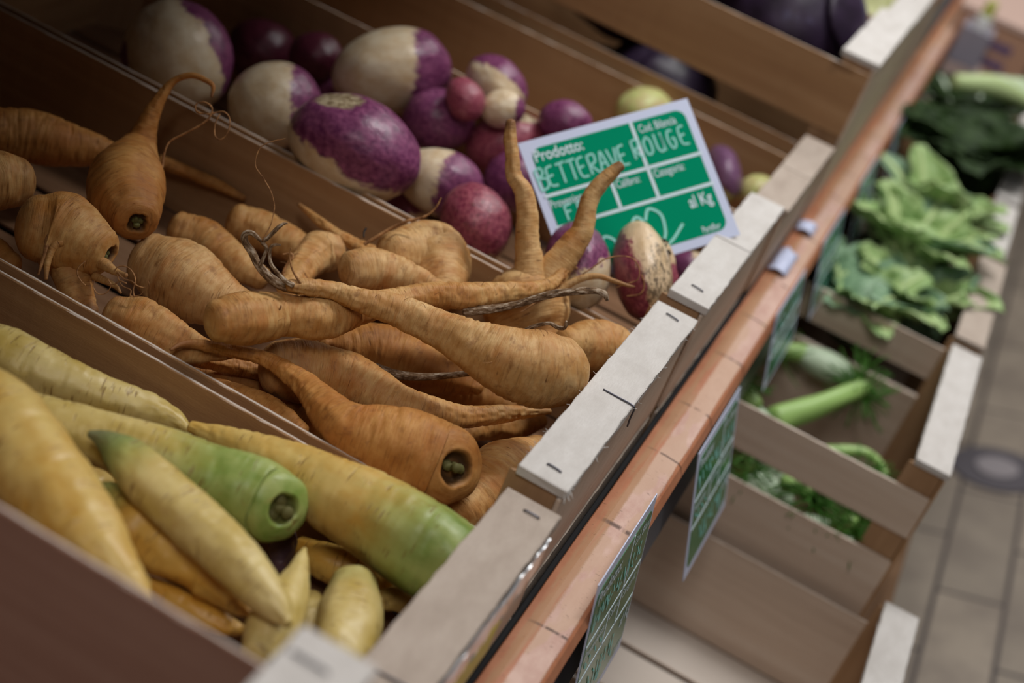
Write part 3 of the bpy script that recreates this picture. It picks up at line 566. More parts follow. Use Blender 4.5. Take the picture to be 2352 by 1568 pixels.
# ------------------------------------------------------------------ display stand
U0, U1 = -0.95, 3.6
stand = empty('display_stand', SP(0.5, 0.1, -0.17), 'sloping two tier display stand with an orange wooden front rail', 'display stand')
DARK = plain('dark_grey_steel', linc(92, 92, 98), .42, .4, .2)
RUB = plain('black_rubber', linc(30, 30, 32), .8, .2)
def rail_mat():
    m, nt, p = newmat('orange_rail_wood', .5, .3)
    rc = attr(nt, 'rest').outputs['Vector']
    sep = nt.nodes.new('ShaderNodeSeparateXYZ'); nt.links.new(rc, sep.inputs[0])
    n1 = noise_n(nt, scaled(nt, rc, (1.6, 1.6, 22)), 1, 5, .65)
    n2 = noise_n(nt, scaled(nt, rc, (7, 7, 420)), 1, 4, .7)
    orange = mix(nt, ramp(nt, n1, [(.3, 0.0), (.7, 1.0)]), linc(158, 98, 68), linc(182, 124, 92))
    pink = mix(nt, ramp(nt, n1, [(.4, 0.0), (.62, 1.0)]), linc(184, 146, 132), linc(202, 170, 156))
    # worn pinkish top between varnished orange margins (x of rest = 0..1 across the rail)
    e = math_n(nt, 'ADD', sep.outputs[0], math_n(nt, 'MULTIPLY', math_n(nt, 'SUBTRACT', n1, .5), .10))
    worn = math_n(nt, 'MULTIPLY', ramp(nt, e, [(.30, 0.0), (.34, 1.0)]), ramp(nt, e, [(.845, 1.0), (.86, 0.0)]))
    tan = mix(nt, ramp(nt, noise_n(nt, scaled(nt, rc, (1.1, 1.1, 9)), 1, 3, .5), [(.47, 0.0), (.50, .75)]), pink, linc(186, 152, 128))
    base = mix(nt, worn, orange, tan)
    ochre = math_n(nt, 'MULTIPLY', ramp(nt, e, [(.08, 0.0), (.12, .8)]), ramp(nt, e, [(.32, 1.0), (.36, 0.0)]))
    n3 = noise_n(nt, scaled(nt, rc, (4, 4, 6)), 1, 3)
    base = mix(nt, math_n(nt, 'MULTIPLY', ochre, ramp(nt, n3, [(.42, 0.0), (.5, .8)])), base, linc(164, 130, 96))
    dk = math_n(nt, 'MULTIPLY', ramp(nt, n2, [(.58, 0.0), (.68, 1.0)]), ramp(nt, noise_n(nt, scaled(nt, rc, (5, 5, 30)), 1, 3), [(.48, 0.0), (.60, .8)]))
    base = mix(nt, dk, base, linc(92, 62, 44))
    wv = nt.nodes.new('ShaderNodeTexWave'); wv.bands_direction = 'Z'; wv.inputs['Scale'].default_value = 2.9
    wv.inputs['Distortion'].default_value = 9; wv.inputs['Detail'].default_value = 1; wv.inputs['Detail Scale'].default_value = .7
    nt.links.new(scaled(nt, rc, (.02, .02, 1)), wv.inputs['Vector'])
    crack = math_n(nt, 'MULTIPLY', ramp(nt, wv.outputs['Fac'], [(.0, .9), (.0009, 0.0)]), math_n(nt, 'MULTIPLY', ramp(nt, e, [(.05, 0.0), (.3, 1.0)]), ramp(nt, n3, [(.4, 0.0), (.5, 1.0)])))
    base = mix(nt, crack, base, linc(74, 48, 36))
    nt.links.new(base, p.inputs['Base Color']); bump(nt, p, n2, .25, .0006)
    return m
RAILM = rail_mat()
def rail():
    # cross-section in (v, w, across 0..1)
    sec = [(-.0435, -.128, 0), (-.0435, -.1015, 0), (-.0445, -.1, .03), (-.0545, -.0985, .2), (-.066, -.0985, .5), (-.0775, -.0995, .84), (-.0805, -.1015, .9),
           (-.0847, -.109, .95), (-.0835, -.122, 1.0), (-.080, -.128, 1.0)]
    N = 120; v = []; f = []; r = []
    for i in range(N + 1):
        u = U0 + (U1 - U0) * i / N
        for (y, w, x) in sec:
            v.append(SP(u, y + .0007 * noise.noise(Vector((u * 9, y * 90, 3))), w + .0006 * noise.noise(Vector((u * 14, 5, y * 60))))); r.append((x, 0, u))
    k = len(sec)
    for i in range(N):
        for j in range(k):
            a = i * k + j; b = i * k + (j + 1) % k
            f.append((a, b, b + k, a + k))
    f.append(tuple(range(k))); f.append(tuple(N * k + j for j in range(k - 1, -1, -1)))
    return mesh('front_rail', v, f, RAILM, stand, {'rest': r}, False)
rl = rail(); rl['label'] = 'worn orange and pink varnished wooden rail'
MB().box(U0, U1, -.0434, -.0392, -.135, -.099).build('rubber_strip', RUB, stand)['label'] = 'black rubber strip behind the rail'
MB().box(U0, U1, -.080, 0.82, -.166, -.158).build('upper_deck', DARK, stand)
fv = lambda y, z: (y, z)
def WB(x0, x1, y0, y1, z0, z1):
    return MB().box(x0, x1, y0, y1, z0, z1, fr=lambda x, y, z: Vector((x, y, z + Z0)))
WB(U0, U1, -.030, -.022, -.205, -.125).build('fascia', DARK, stand)['label'] = 'dark grey steel fascia under the rail'
WB(U0, U1, -.0335, -.0305, -.152, -.148).build('fascia_glint', plain('lip_steel', linc(110, 116, 130), .3, .5, .8), stand)  # thin bluish strip standing in for a highlight along the fascia
DKW = wood_mat('shelf_boards', linc(98, 72, 52), linc(120, 92, 68), linc(140, 110, 84), .8, .3, False)
MB().box(U0, U1, -.36, .40, -.487, -.470, grain=0).build('lower_deck', DKW, stand)
for x in (-.9, .9, 2.2, 3.5):
    WB(x, x + .04, .30, .34, -.85, .02).build('upright', DARK, stand)
    WB(x, x + .04, -.17, -.13, -.85, -.535).build('foot', DARK, stand)
# unseen overhang, added and angled to shade the back half of the crates
top = empty('overhead_shelf', (0.5, .75, Z0 + .8), 'unseen dark overhead shelf added to shade the back of the crates', 'shelf')
MB().prism([(-2.0, -.07), (3.6, .36), (3.6, 1.2), (-2.0, 1.2)], .55, .575, fr=lambda x, y, z: Vector((x, y, z + Z0))).build('shelf_board', DKW, top)
for x in (-1.9, 3.5):
    WB(x, x + .04, 1.1, 1.14, -.85, .56).build('upright', DARK, top)

# ------------------------------------------------------------------ crates
def staple(pts, parent, r=.0007):
    v, f, at, _ = tube([tuple(SP(*p)) + (r,) for p in pts], seg=8, step=.001, lump=0, round_ends=False)
    return mesh('staple', v, f, STAPLE, parent, at)
def tri_post(mb, u, v, du, dv, w0, w1):
    mb.prism([(u, v), (u + du, v), (u, v + dv)] if du * dv > 0 else [(u, v), (u, v + dv), (u + du, v)], w0, w1)
def crate(label, u0, u1, vf, length, cap, near_top, far_top, floor, capmat=CAPW, sidemat=SIDEW, capw=.037, near_slats=None, far_slats=None,
          joint=None, tilt=0.0, full=True, staples=(), post_top=None, seed=0, floor_boards=True, near=True, shear=0.0, group=None, near_drop=0, far_drop=0, facemat=None, low_back=None, floormat=None):
    c = empty('wooden_crate', SP((u0 + u1) / 2, vf + length / 2, floor - .006), label, 'crate', group)
    vb = vf + length
    t = .0032
    # sides
    def side(u, top_w, slats, nm, drop):
        for (lo, hi) in (slats or [(floor, top_w)]):
            MB().box(u, u + t, vf + .004, vb - .004, lo, hi, grain=1, wob=.0005, seed=seed + lo, drop=drop).build(nm, sidemat, c)
    if near: side(u0, near_top, near_slats, 'side_board', near_drop)
    side(u1 - t, far_top, far_slats, 'side_board', far_drop)
    # posts
    pt = post_top if post_top is not None else cap - .007
    for (u, du) in ((u0 + t, .026), (u1 - t, -.026)):
        for (v, dv) in ((vf + .006, .036), (vb - .006, -.036)):
            mb = MB(); tri_post(mb, u, v, du, dv, floor, pt if (low_back is None or dv > 0) else low_back); mb.build('corner_post', POSTW, c)
    # end boards
    gap = .052
    MB().box(u0, u1, vf + .002, vf + .0055, floor + gap, cap - .0085, grain=0, wob=.0005, seed=seed + 2).build('end_board', facemat or SIDEW2, c)
    MB().box(u0, u1, vf + .002, vf + .0055, floor, floor + gap - .006, grain=0, wob=.0005, seed=seed + 3).build('end_board', facemat or SIDEW2, c)
    MB().box(u0, u1, vb - .0055, vb - .002, floor, (cap - .0085) if low_back is None else low_back, grain=0, wob=.0005, seed=seed + 4).build('end_board', SIDEW, c)
    # caps
    segs = [(u0 + .001, u1 - .001)] if joint is None else [(u0 + .001, joint - .0006), (joint + .0006, u1 - .001)]
    for i, (x0, x1) in enumerate(segs):
        MB().box(x0, x1, vf, vf + capw, cap - .0075, cap, grain=0, wob=.0008, seed=seed + 5 + i, shear=shear, bev=.0007).build('cap_slat', capmat, c)
    if low_back is None: MB().box(u0 + .001, u1 - .001, vb - capw, vb, cap - .0075, cap, grain=0, wob=.001, seed=seed + 8).build('cap_slat', capmat, c)
    # floor slats
    if floor_boards:
        n = 4; wd = (u1 - u0) / n
        for i in range(n):
            MB().box(u0 + wd * i + .004, u0 + wd * (i + 1) - .004, vf + .004, vb - .004, floor - .004, floor, grain=1, seed=seed + 11 + i).build('floor_slat', floormat or SLATW, c)
    for s in staples: staple(s, c)
    return c
LEN = .80
cp = crate('open wooden crate full of brown parsnips, in front of the turnip crate', -.134, .176, -.037, LEN, 0.0, -.062, -.044, -.150, seed=1,
      staples=[[(.002, -.012, .0006), (.0015, -.024, .0008), (.001, -.0355, .0010), (.0005, -.0385, -.001), (.003, -.0385, -.012), (.006, -.0388, -.020)],
               [(-.118, -.015, .0002), (-.117, -.0155, .0010), (-.118, -.0245, .0010), (-.1185, -.025, .0002)],
               [(.158, -.013, .0002), (.158, -.0135, .0010), (.156, -.0235, .0010), (.156, -.024, .0002)]])
# frayed fibres on the rough near end of that cap slat
rnd = random.Random(5)
for i in range(15):
    u = -.1335 + rnd.random() * .010; v = -.0365 + rnd.random() * .004
    p = [(u, v, -.001 - rnd.random() * .004)]
    d = [(-.6 + rnd.random() * .9), -.8 + rnd.random() * .5, -.6 + rnd.random() * .9]
    for k in range(3): p.append(tuple(p[-1][j] + d[j] * .0028 + rnd.uniform(-.0008, .0008) for j in range(3)))
    v_, f_, at_, _ = tube([tuple(SP(*q)) + (.00055 - .00012 * j,) for j, q in enumerate(p)], seg=5, step=.0015, lump=0, round_ends=False)
    mesh('wood_fibre', v_, f_, CAPW, cp, at_)
for i in range(26):
    u = -.12 + rnd.random() * .29; v = rnd.choice((-.0373, -.0003)); p = [(u, v, -.0005 - rnd.random() * .006)]
    sgn = -1 if v < -.02 else 1
    for k in range(3): p.append((p[-1][0] + rnd.uniform(-.0015, .0015), p[-1][1] + sgn * rnd.uniform(.0004, .0014), p[-1][2] + rnd.uniform(-.0006, .001)))
    v_, f_, at_, _ = tube([tuple(SP(*q)) + (.00022,) for q in p], seg=4, step=.0015, lump=0, round_ends=False)
    mesh('wood_fibre', v_, f_, CAPW, cp, at_)
cc = crate('open wooden crate of yellow and green carrots in the foreground, tan cap', -.447, -.142, -.041, LEN, -.012, -.07, -.063, -.152, capmat=CAPW2, sidemat=SIDEW, capw=.040, seed=2,
      staples=[[(-.158, -.019, -.0118), (-.158, -.020, -.0108), (-.158, -.029, -.0108), (-.158, -.030, -.0118)],
               [(-.345, -.010, -.0116), (-.345, -.022, -.0106), (-.345, -.0405, -.0102), (-.345, -.0428, -.013), (-.345, -.0432, -.026)]])
SILV = plain('clear_film', linc(196, 200, 206), .12, .8, .6)
YEL = plain('yellow_print', linc(206, 190, 40), .4)
MB().box(-.447, -.168, -.0436, -.0424, -.038, -.013, wob=.0010, seed=4).build('film_strip', SILV, cc)['label'] = 'shiny clear film edge'
MB().box(-.447, -.225, -.0436, -.0420, -.068, -.040).build('label_strip', YEL, cc)['label'] = 'yellow printed label edge'
crate('open wooden crate full of purple and white turnips, pale cap under the green sign', .186, .476, -.040, LEN, .008, -.045, -.018, -.150, joint=.333, seed=3, shear=.0,
      staples=[[(.212, -.016, .0082), (.212, -.017, .0092), (.210, -.026, .0092), (.210, -.027, .0082)]])
crate('wooden crate with tan cap holding pale green kohlrabi, beyond the turnips', .486, .735, -.044, LEN, .002, -.03, -.032, -.150, capmat=CAPW2, sidemat=SIDEW, joint=.602, seed=4)
crate('tall slatted wooden crate of red cabbages with a bright white cap', .752, 1.03, -.047, LEN, .105, .09, .09, -.150, sidemat=SIDEW, capw=.046, seed=5,
      near_slats=[(.010, .090), (-.150, -.018)], far_slats=[(.010, .090), (-.150, -.018)], post_top=.098)
crate('farthest pale wooden crate on the upper tier, beyond the red cabbages', 1.05, 1.36, -.046, LEN, .095, .07, .07, -.150, sidemat=SIDEW2, capw=.040, seed=6)
crate('last upper tier crate at the far end, holding orange squash', 1.38, 1.72, -.046, LEN, .095, .07, .06, -.150, sidemat=SIDEW, capw=.040, seed=7)
BRN = wood_mat('reddish_brown_board', linc(150, 110, 92), linc(166, 126, 108), linc(176, 138, 120), .7, .2, True, 4, True)
crate('nearest upper crate, reddish brown board and blurred white cap, cut off at lower left', -.76, -.455, -.036, LEN, .10, .067, .067, -.150, sidemat=BRN, seed=8, floor_boards=False, post_top=.088,
      staples=[[(-.474, -.004, .1001), (-.474, -.005, .1012), (-.474, -.020, .1012), (-.474, -.021, .1001)]], far_drop=.0)

# lower tier
crate('empty slatted wooden crate lowest on the lower tier, beneath the hanging tags', .10, .41, -.353, .62, -.303, -.335, -.337, -.462, sidemat=SIDEW2, seed=9, facemat=SIDEW, low_back=-.34, floormat=SIDEW2)
crate('lower tier slatted crate holding fennel, with pinkish grey boards', .42, .728, -.306, .60, -.146, -.181, -.228, -.462, sidemat=SIDEW2, seed=10,
      near_slats=[(-.233, -.181), (-.380, -.266)], facemat=SIDEW, low_back=-.20)
crate('lower tier slatted crate heaped with pale green leafy cauliflower', .755, 1.055, -.306, .60, -.146, -.170, -.175, -.462, sidemat=SIDEW2, seed=11,
      near_slats=[(-.216, -.170), (-.38, -.240)], facemat=SIDEW, capmat=CAPW2, low_back=-.19)
crate('second lower crate of leafy greens, nearly hidden under its own heap of leaves', 1.07, 1.30, -.300, .60, -.142, -.175, -.175, -.462, sidemat=SIDEW2, seed=14, facemat=SIDEW, low_back=-.19)
crate('lower tier slatted crate holding a dark green cabbage', 1.32, 1.60, -.300, .60, -.142, -.169, -.175, -.462, sidemat=SIDEW, seed=12,
      near_slats=[(-.199, -.169), (-.38, -.216)], facemat=SIDEW, low_back=-.19)
crate('lower tier crate beyond the dark green cabbage, before the printed box', 1.62, 1.92, -.30, .60, -.15, -.175, -.175, -.462, sidemat=SIDEW2, seed=13, facemat=SIDEW, low_back=-.19)

# ------------------------------------------------------------------ parsnips
# key: (label, material, seed, crown end, lump, tip ageing at (start, end))
PARS = {
 'P1': ('foremost parsnip with its sunken green-brown stem scar facing the camera and long curved tail', PAR2, 1, 'end', .03, (.9, .25), .25),
 'P2': ('parsnip lying behind the foremost one, thin tip pointing at the pale crate cap', PAR, 2, None, .03, (.55, .5), .1),
 'P3': ('large diagonal parsnip across the middle, dark shrivelled root curling at its thin end', PAR3, 3, None, .03, (.2, .05), .0),
 'P5': ('long parsnip ending in a broken stub at the right, lying beneath the diagonal one', PAR, 4, None, .035, (.15, .55), .1),
 'P7': ('forked parsnip with two roots standing straight up in front of the green sign', PAR3, 5, None, .03, (0, 0), .0),
 'P8': ('round shouldered parsnip against the turnip crate, with a thin root trailing over the board', PAR3, 6, None, .035, (.0, .0), .0),
 'P9': ('short blunt parsnip wedged between the round one and the crossing tails', PAR3, 7, None, .03, (.2, .2), .1),
 'P10': ('folded parsnip with a pale ringed neck behind the curled dark root', PAR3, 8, None, .05, (.2, .0), .0),
 'P11': ('parsnip at the back of the crate touching the far board, above the ringed neck', PAR, 9, None, .03, (.1, .2), .0),
 'P12': ('middle sized parsnip between the big smooth one and the far board', PAR, 10, None, .03, (.1, .2), .0),
 'P13': ('big smooth broad parsnip left of centre, below the upright one', PAR3, 11, None, .03, (.15, .1), .1),
 'P14': ('fat branching parsnip at the left with a dark stem scar and wiry rootlets', PAR, 12, 'end', .05, (.1, .0), .05),
 'P15': ('bulb shaped parsnip standing on end in the shadow, its tail hooked over the board', PAR2, 13, 'start', .03, (.3, .0), .0),
 'P16': ('ringed parsnip in the dark far left corner against the board', PAR2, 14, None, .03, (0, .2), .0),
 'P17': ('rounded parsnip end at the left picture edge in shadow', PAR, 15, None, .03, (0, .3), .0),
 'P18': ('wrinkled parsnip along the near board, left of the foremost one', PAR, 16, None, .06, (.45, .1), .1),
 'P19': ('finger thin parsnip right under the tail of the foremost one', PAR2, 17, None, .05, (.1, .2), .0),
 'P20': ('second finger thin parsnip beside the near board, below the first', PAR2, 18, None, .05, (.1, .2), .0),
 'P21': ('slim parsnip squeezed along the near board under the thin ones', PAR2, 19, None, .05, (.0, .1), .0),
 'P22': ('shaded parsnip under the diagonal one, with a long wiry root arching to the right', PAR2, 20, None, .03, (.3, .1), .1),
 'P23': ('parsnip showing its back in the gap under the wiry root', PAR2, 21, None, .04, (.1, .1), .0),
 'P25': ('broad orange tinted parsnip in the front corner beneath the foremost one', PAR, 22, None, .02, (.1, .0), .0),
 'P27': ('parsnip tucked behind the pale crate cap at its far end', PAR, 23, None, .03, (.0, .0), .0),
 'P28': ('thin knobbly parsnip pointing up to the left beside the far board', PAR, 24, None, .09, (.8, .0), .0),
 'P30': ('thin parsnip lying on the crate floor in shadow behind the upright one', PAR2, 25, None, .06, (.3, .5), .0),
 'P31': ('parsnip at the left picture edge just above the near board', PAR2, 26, None, .03, (.0, .1), .0),
 'P32': ('shadowed parsnip under the neck of the foremost one', PAR2, 27, None, .06, (.1, .1), .0),
 'P33': ('small parsnip deep in the gap behind the front corner', PAR2, 28, None, .04, (.2, .2), .0),
}
def smst(x, a, b):
    t = max(0, min(1, (x - a) / (b - a))); return t * t * (3 - 2 * t)
def age_attr(at, S0, S1, w=.16):
    return [S0 * (1 - smst(t, 0, w)) + S1 * smst(t, 1 - w, 1) for t in at['along']]
def strands(key, body, mats):
    for nm, tab in STRAND.get(key, []):
        pts = S2W(tab); rm = max(p[3] for p in pts)
        seg = 30 if rm > .006 else (14 if rm > .002 else 7)
        v, f, at, _ = tube(pts, seg=seg, step=max(.0009, rm * .12), lump=.05 if (rm > .003 and nm != 'dried_root') else .16, wr=.0011 if rm > .005 else .0004, seed=hash_s(key + nm))
        m = {'root': mats, 'rootlet': ROOTLET, 'dried_root': DRIED, 'tail_root': mats}[nm]
        if nm == 'root' and rm > .006:
            at['age'] = [.9 * smst(t, .93, 1) + .12 * smst(t, .2, .9) for t in at['along']]
        elif nm == 'tail_root':
            at['purple'] = [.2 + .6 * smst(t, .35, .7) for t in at['along']]; at['soil'] = [.5] * len(v); at['age'] = [0.0] * len(v)
            at['rest'] = [tuple(c * 30 for c in r) for r in at['rest']]
        else: at['age'] = [.25 + .5 * smst(t, .6, 1) for t in at['along']]
        if nm == 'dried_root' and key in ('P3', 'P5') and rm > .0025:
            # shrivelled skin: deep lengthwise grooves
            pass
        o = mesh(nm, v, f, m, body, at)
        if nm == 'dried_root': o['label'] = 'dark shrivelled dried root'
def hash_s(s): return sum(ord(c) * (i + 3) for i, c in enumerate(s)) % 97
G_P = 'parsnips in the wooden crate'
SCAR = plain('stem_stub_skin', linc(92, 88, 46), .7)
for k, (lab, mt, seed, crown, lump, (a0, a1), _x) in PARS.items():
    pts = S2W(BODY[k]); rm = max(p[3] for p in pts)
    if k == 'P1':   # head turned slightly up to the camera
        q = Vector(pts[-1][:3]); c = (cam.location - q).normalized()
        pts[-1] = tuple(q + c * .008) + (pts[-1][3],)
    seg = 56 if rm > .018 else 36
    v, f, at, S = tube(pts, seg=seg, step=.0012 if rm > .012 else .0016, lump=lump, wr=.0013, seed=seed, crown=crown)
    at['age'] = age_attr(at, a0, a1)
    o = mesh('parsnip', v, f, mt, None, at)
    tag(o, lab, 'parsnip', G_P)
    if crown:
        q, r, t, s = S[-1] if crown == 'end' else S[0]
        q2 = S[-12][0] if crown == 'end' else S[11][0]
        d = (q - q2).normalized(); R0 = pts[-1 if crown == 'end' else 0][3]
        rr = random.Random(seed)
        for i in range(5):
            off = Vector((rr.uniform(-1, 1), rr.uniform(-1, 1), rr.uniform(-1, 1))) * R0 * .16
            h = rr.uniform(.12, .26) * R0
            sv, sf, sa, _ = tube([tuple(q - d * .001 + off) + (R0 * .13,), tuple(q + d * h * .6 + off * .9) + (R0 * .10,), tuple(q + d * h + off * .7) + (R0 * .05,)], seg=10, step=.0008, lump=.15, seed=i)
            mesh('stem_stub', sv, sf, SCAR, o, sa)
    strands(k, o, mt)

# ------------------------------------------------------------------ carrots
# key: label, material, seed, crown, (green at start, green at end), knobbliness, age(start,end)
CARS = {
 'C1': ('tapering pale yellow carrot along the far board, tip pointing down to the right', CAR_P, 31, None, (0, 0), 0, (0, .0)),
 'C2': ('thick carrot with a bright green shoulder and round stem scar, in the middle', CAR_P, 32, 'end', (0, 1.25), 0, (0, 0)),
 'C3': ('longest thick yellow carrot with a dark green end tucked behind the tan cap', CAR_Y, 33, None, (0, 1.1), 0, (0, 0)),
 'C4': ('slender pale carrot with a dull green pointed head lying on top', CAR_P, 34, None, (1.2, 0), 0, (1.0, 0)),
 'C5': ('knobbly deep yellow carrot with bulges, under the green headed one', CAR_O, 35, None, (.9, 0), .5, (.2, .3)),
 'C6': ('big blurred yellow carrot along the nearest board at the left', CAR_Y, 36, None, (0, 0), 0, (0, 0)),
 'C6b': ('small green topped carrot end peeping from behind the big left one', CAR_P, 37, 'end', (.1, .8), 0, (0, 0)),
 'C7': ('pointed carrot tip standing up near the tan cap corner', CAR_P, 38, None, (0, 0), 0, (0, 0)),
 'C8': ('stubby rounded pale carrot next to the tan cap', CAR_P, 39, None, (.4, 0), 0, (0, 0)),
 'C9': ('small carrot piece against the tan cap, right of the stubby one', CAR_Y, 40, None, (0, 0), .1, (0, 0)),
 'C9b': ('small pale carrot lump between the pointed tip and the stubby one', CAR_P, 41, None, (.3, 0), .1, (0, 0)),
 'C10': ('thin knobbly yellow carrot lying below the bulging one', CAR_O, 42, None, (0, 0), .2, (0, .2)),
 'C11': ('dark purple carrot piece under the green shoulder', CAR_V, 43, None, (0, 0), .2, (0, 0)),
 'C12': ('carrot in the dark gap under the longest thick one', CAR_O, 44, None, (0, 0), 0, (0, 0)),
 'C13': ('bottom layer carrot showing between the slender and the left ones', CAR_Y, 45, None, (0, 0), 0, (0, 0)),
 'C14': ('bottom layer carrot at the left picture edge', CAR_Y, 46, None, (0, 0), 0, (0, 0)),
}
for k, (lab, mt, seed, crown, (g0, g1), kn, (a0, a1)) in CARS.items():
    pts = S2W(BODY[k]); rm = max(p[3] for p in pts)
    if k == 'C2':
        q = Vector(pts[-1][:3]); c = (cam.location - q).normalized(); pts[-1] = tuple(q + c * .004) + (pts[-1][3],)
    v, f, at, S = tube(pts, seg=44, step=.0018, lump=.04, wr=.0010, seed=seed, crown=crown, knob=kn)
    w = .62 if k == 'C2' else (.55 if k == 'C3' else .4)
    at['green'] = [g0 * (1 - smst(t, .0, w)) + g1 * smst(t, 1 - w, .96) for t in at['along']]
    at['age'] = age_attr(at, a0, a1, .22)
    o = mesh('carrot', v, f, mt, None, at); tag(o, lab, 'carrot', 'yellow and green carrots in the foreground crate')
    if crown:
        q, r, t, s = S[-1]; d = (q - S[-12][0]).normalized(); R0 = pts[-1][3]
        for i, (ox, oy) in enumerate(((0, 0), (.3, .2), (-.25, .25), (.05, -.3))):
            off = (right * ox + down * oy) * R0 * .7
            sv, sf, sa, _ = tube([tuple(q + off) + (R0 * .2,), tuple(q + off + d * R0 * .2) + (R0 * .12,)], seg=12, step=.001, lump=.15, seed=i)
            mesh('stem_stub', sv, sf, SCAR, o, sa)

# ------------------------------------------------------------------ turnips
def cv(x, y, z):   # camera style direction (right, down, forward) -> world
    return (right * x + down * y + fwd * z).normalized()
TUR_D = turnip_mat('dark_red_turnip_skin', linc(110, 70, 60), linc(66, 22, 36), linc(92, 38, 54))  # turnip colours darkened to paint in the deep shade at the back
TURN = {
 'T1': ('large white turnip with purple right edge at the upper left of the crate', TUR, (.75, -.5, .45), .30, None, 0),
 'T1b': ('purple topped turnip half hidden behind the far parsnip board at upper left', TUR, (.2, .3, -.9), -.3, None, 0),
 'T2': ('round turnip, half cream and half purple, left of the biggest front one', TUR, (1, .0, .15), .36, None, 0),
 'T3': ('big purple front turnip with a cream coloured cut crown on top', TUR, (.5, -.66, -.35), -.20, (-.12, -.86, -.50), 0),
 'T4': ('large oval white turnip with a purple right end at the back', TUR, (1, -.05, .1), .40, None, 0),
 'T5': ('glossy dark purple turnip in front of the white oval one', TUR, (.1, -.6, -.7), -.75, None, 0),
 'T6': ('small reddish turnip behind the glossy purple one', TUR_R, (0, -1, 0), -1.2, None, 0),
 'T7': ('purple rimmed turnip farthest back beside the far board', TUR, (.55, -.8, .35), -.05, None, 0),
 'T8': ('small cream turnip nestled under the purple rimmed one', TUR, (1, .1, 0), .62, None, 0),
 'T9': ('dark red turnip with a pale patch on top, touching the sign corner', TUR_R, (.1, .5, -.8), -.9, (.35, -.75, -.5), 0),
 'T10': ('light purple turnip just above the top edge of the sign', TUR, (.1, -.8, -.5), -.8, None, 0),
 'T11': ('cream turnip flushed purple on its right, below the glossy purple one', TUR, (.85, .3, -.1), .12, None, 0),
 'T12': ('dark purple turnip in shade left of the sign', TUR, (0, -.6, -.6), -.9, None, 0),
 'T13': ('round pink purple turnip with dark soil specks beside the upright parsnip', TUR_R, (0, -.8, -.4), -.55, None, .55),
 'T14': ('red turnip with painted shade at the back behind the half purple one', TUR_D, (0, -1, 0), -1.2, None, 0),
 'T14b': ('red turnip with painted shade behind the white oval one', TUR_D, (0, -1, 0), -1.2, None, 0),
 'T15': ('dim purple turnip between the half purple and white oval ones', TUR, (0, -1, 0), -.8, None, 0),
 'T16': ('turnip with purple top and white base below the sign, behind the forked parsnip', TUR, (-.2, -.95, -.2), .12, None, 0),
 'T17': ('soil marked cream and purple turnip with a folded tail below the sign', TUR_R, (-1, .45, -.1), .25, None, .75),
 'T18': ('small purple and white turnip against the pale cap below the sign', TUR, (-1, .0, -.2), .0, None, 0),
 'T19': ('turnip in shadow beneath the cream and purple one', TUR, (0, -1, -.2), -.3, None, 0),
 'K1': ('pale green kohlrabi showing above the sign edge', TUR_G, (0, 1, 0), 2, None, 0),
 'K2': ('purple and cream kohlrabi right of the sign', TUR_G, (.2, -.4, -.2), -.15, None, .2),
 'K3': ('green kohlrabi in the crate corner right of the sign', TUR_G, (0, 1, 0), 2, None, 0),
}
def uv_sphere(nu, nv):
    vs = [(0, 0, 1)]; fs = []
    for i in range(1, nv):
        for j in range(nu):
            t = pi * i / nv; p = 2 * pi * j / nu
            vs.append((sin(t) * cos(p), sin(t) * sin(p), cos(t)))
    vs.append((0, 0, -1)); L = len(vs) - 1
    for j in range(nu): fs.append((0, 1 + j, 1 + (j + 1) % nu))
    for i in range(nv - 2):
        for j in range(nu):
            a = 1 + i * nu + j; b = 1 + i * nu + (j + 1) % nu
            fs.append((a, a + nu, b + nu, b))
    for j in range(nu): fs.append((L, L - nu + (j + 1) % nu, L - nu + j))
    return vs, fs
SPH = uv_sphere(64, 44)
def blob(center, axes, name, mt, label, cat, group, paxis, thr, scar=None, soil=0, seed=0, lump=.05, sph=SPH):
    """axes: three world half-axis vectors"""
    vs = []; rest = []; pu = []; so = []; sc = []
    ax = Vector(paxis).normalized(); s_ = Vector(scar).normalized() if scar else None
    sd = Vector((seed * 2.3, seed * 5.1, seed * 1.9))
    for d in sph[0]:
        d = Vector(d)
        n_ = d.x * axes[0].normalized() + d.y * axes[1].normalized() + d.z * axes[2].normalized()
        k = 1 + lump * noise.noise(n_ * 1.3 + sd) + lump * .4 * noise.noise(n_ * 3.2 + sd)
        if s_ is not None:
            c = n_.dot(s_)
            k -= .05 * smst(c, .90, .96)
        vs.append(center + (axes[0] * d.x + axes[1] * d.y + axes[2] * d.z) * k)
        rest.append(tuple(n_ + sd))
        x = n_.dot(ax) + .07 * noise.noise(n_ * 6 + sd) + .06 * noise.noise(n_ * 14 + sd)
        pu.append(max(0, min(1, .52 + (x - thr) * 1.6)))
        so.append(soil * (1 if soil < .7 else smst(n_.dot(cv(.6, .1, -.6)), .2, .9) + .25))
        sc.append(smst(n_.dot(s_) + .04 * noise.noise(n_ * 7), .915, .94) if s_ is not None else 0.0)
    o = mesh(name, vs, sph[1], mt, None, {'rest': rest, 'purple': pu, 'soil': so, 'scar': sc})
    return tag(o, label, cat, group)
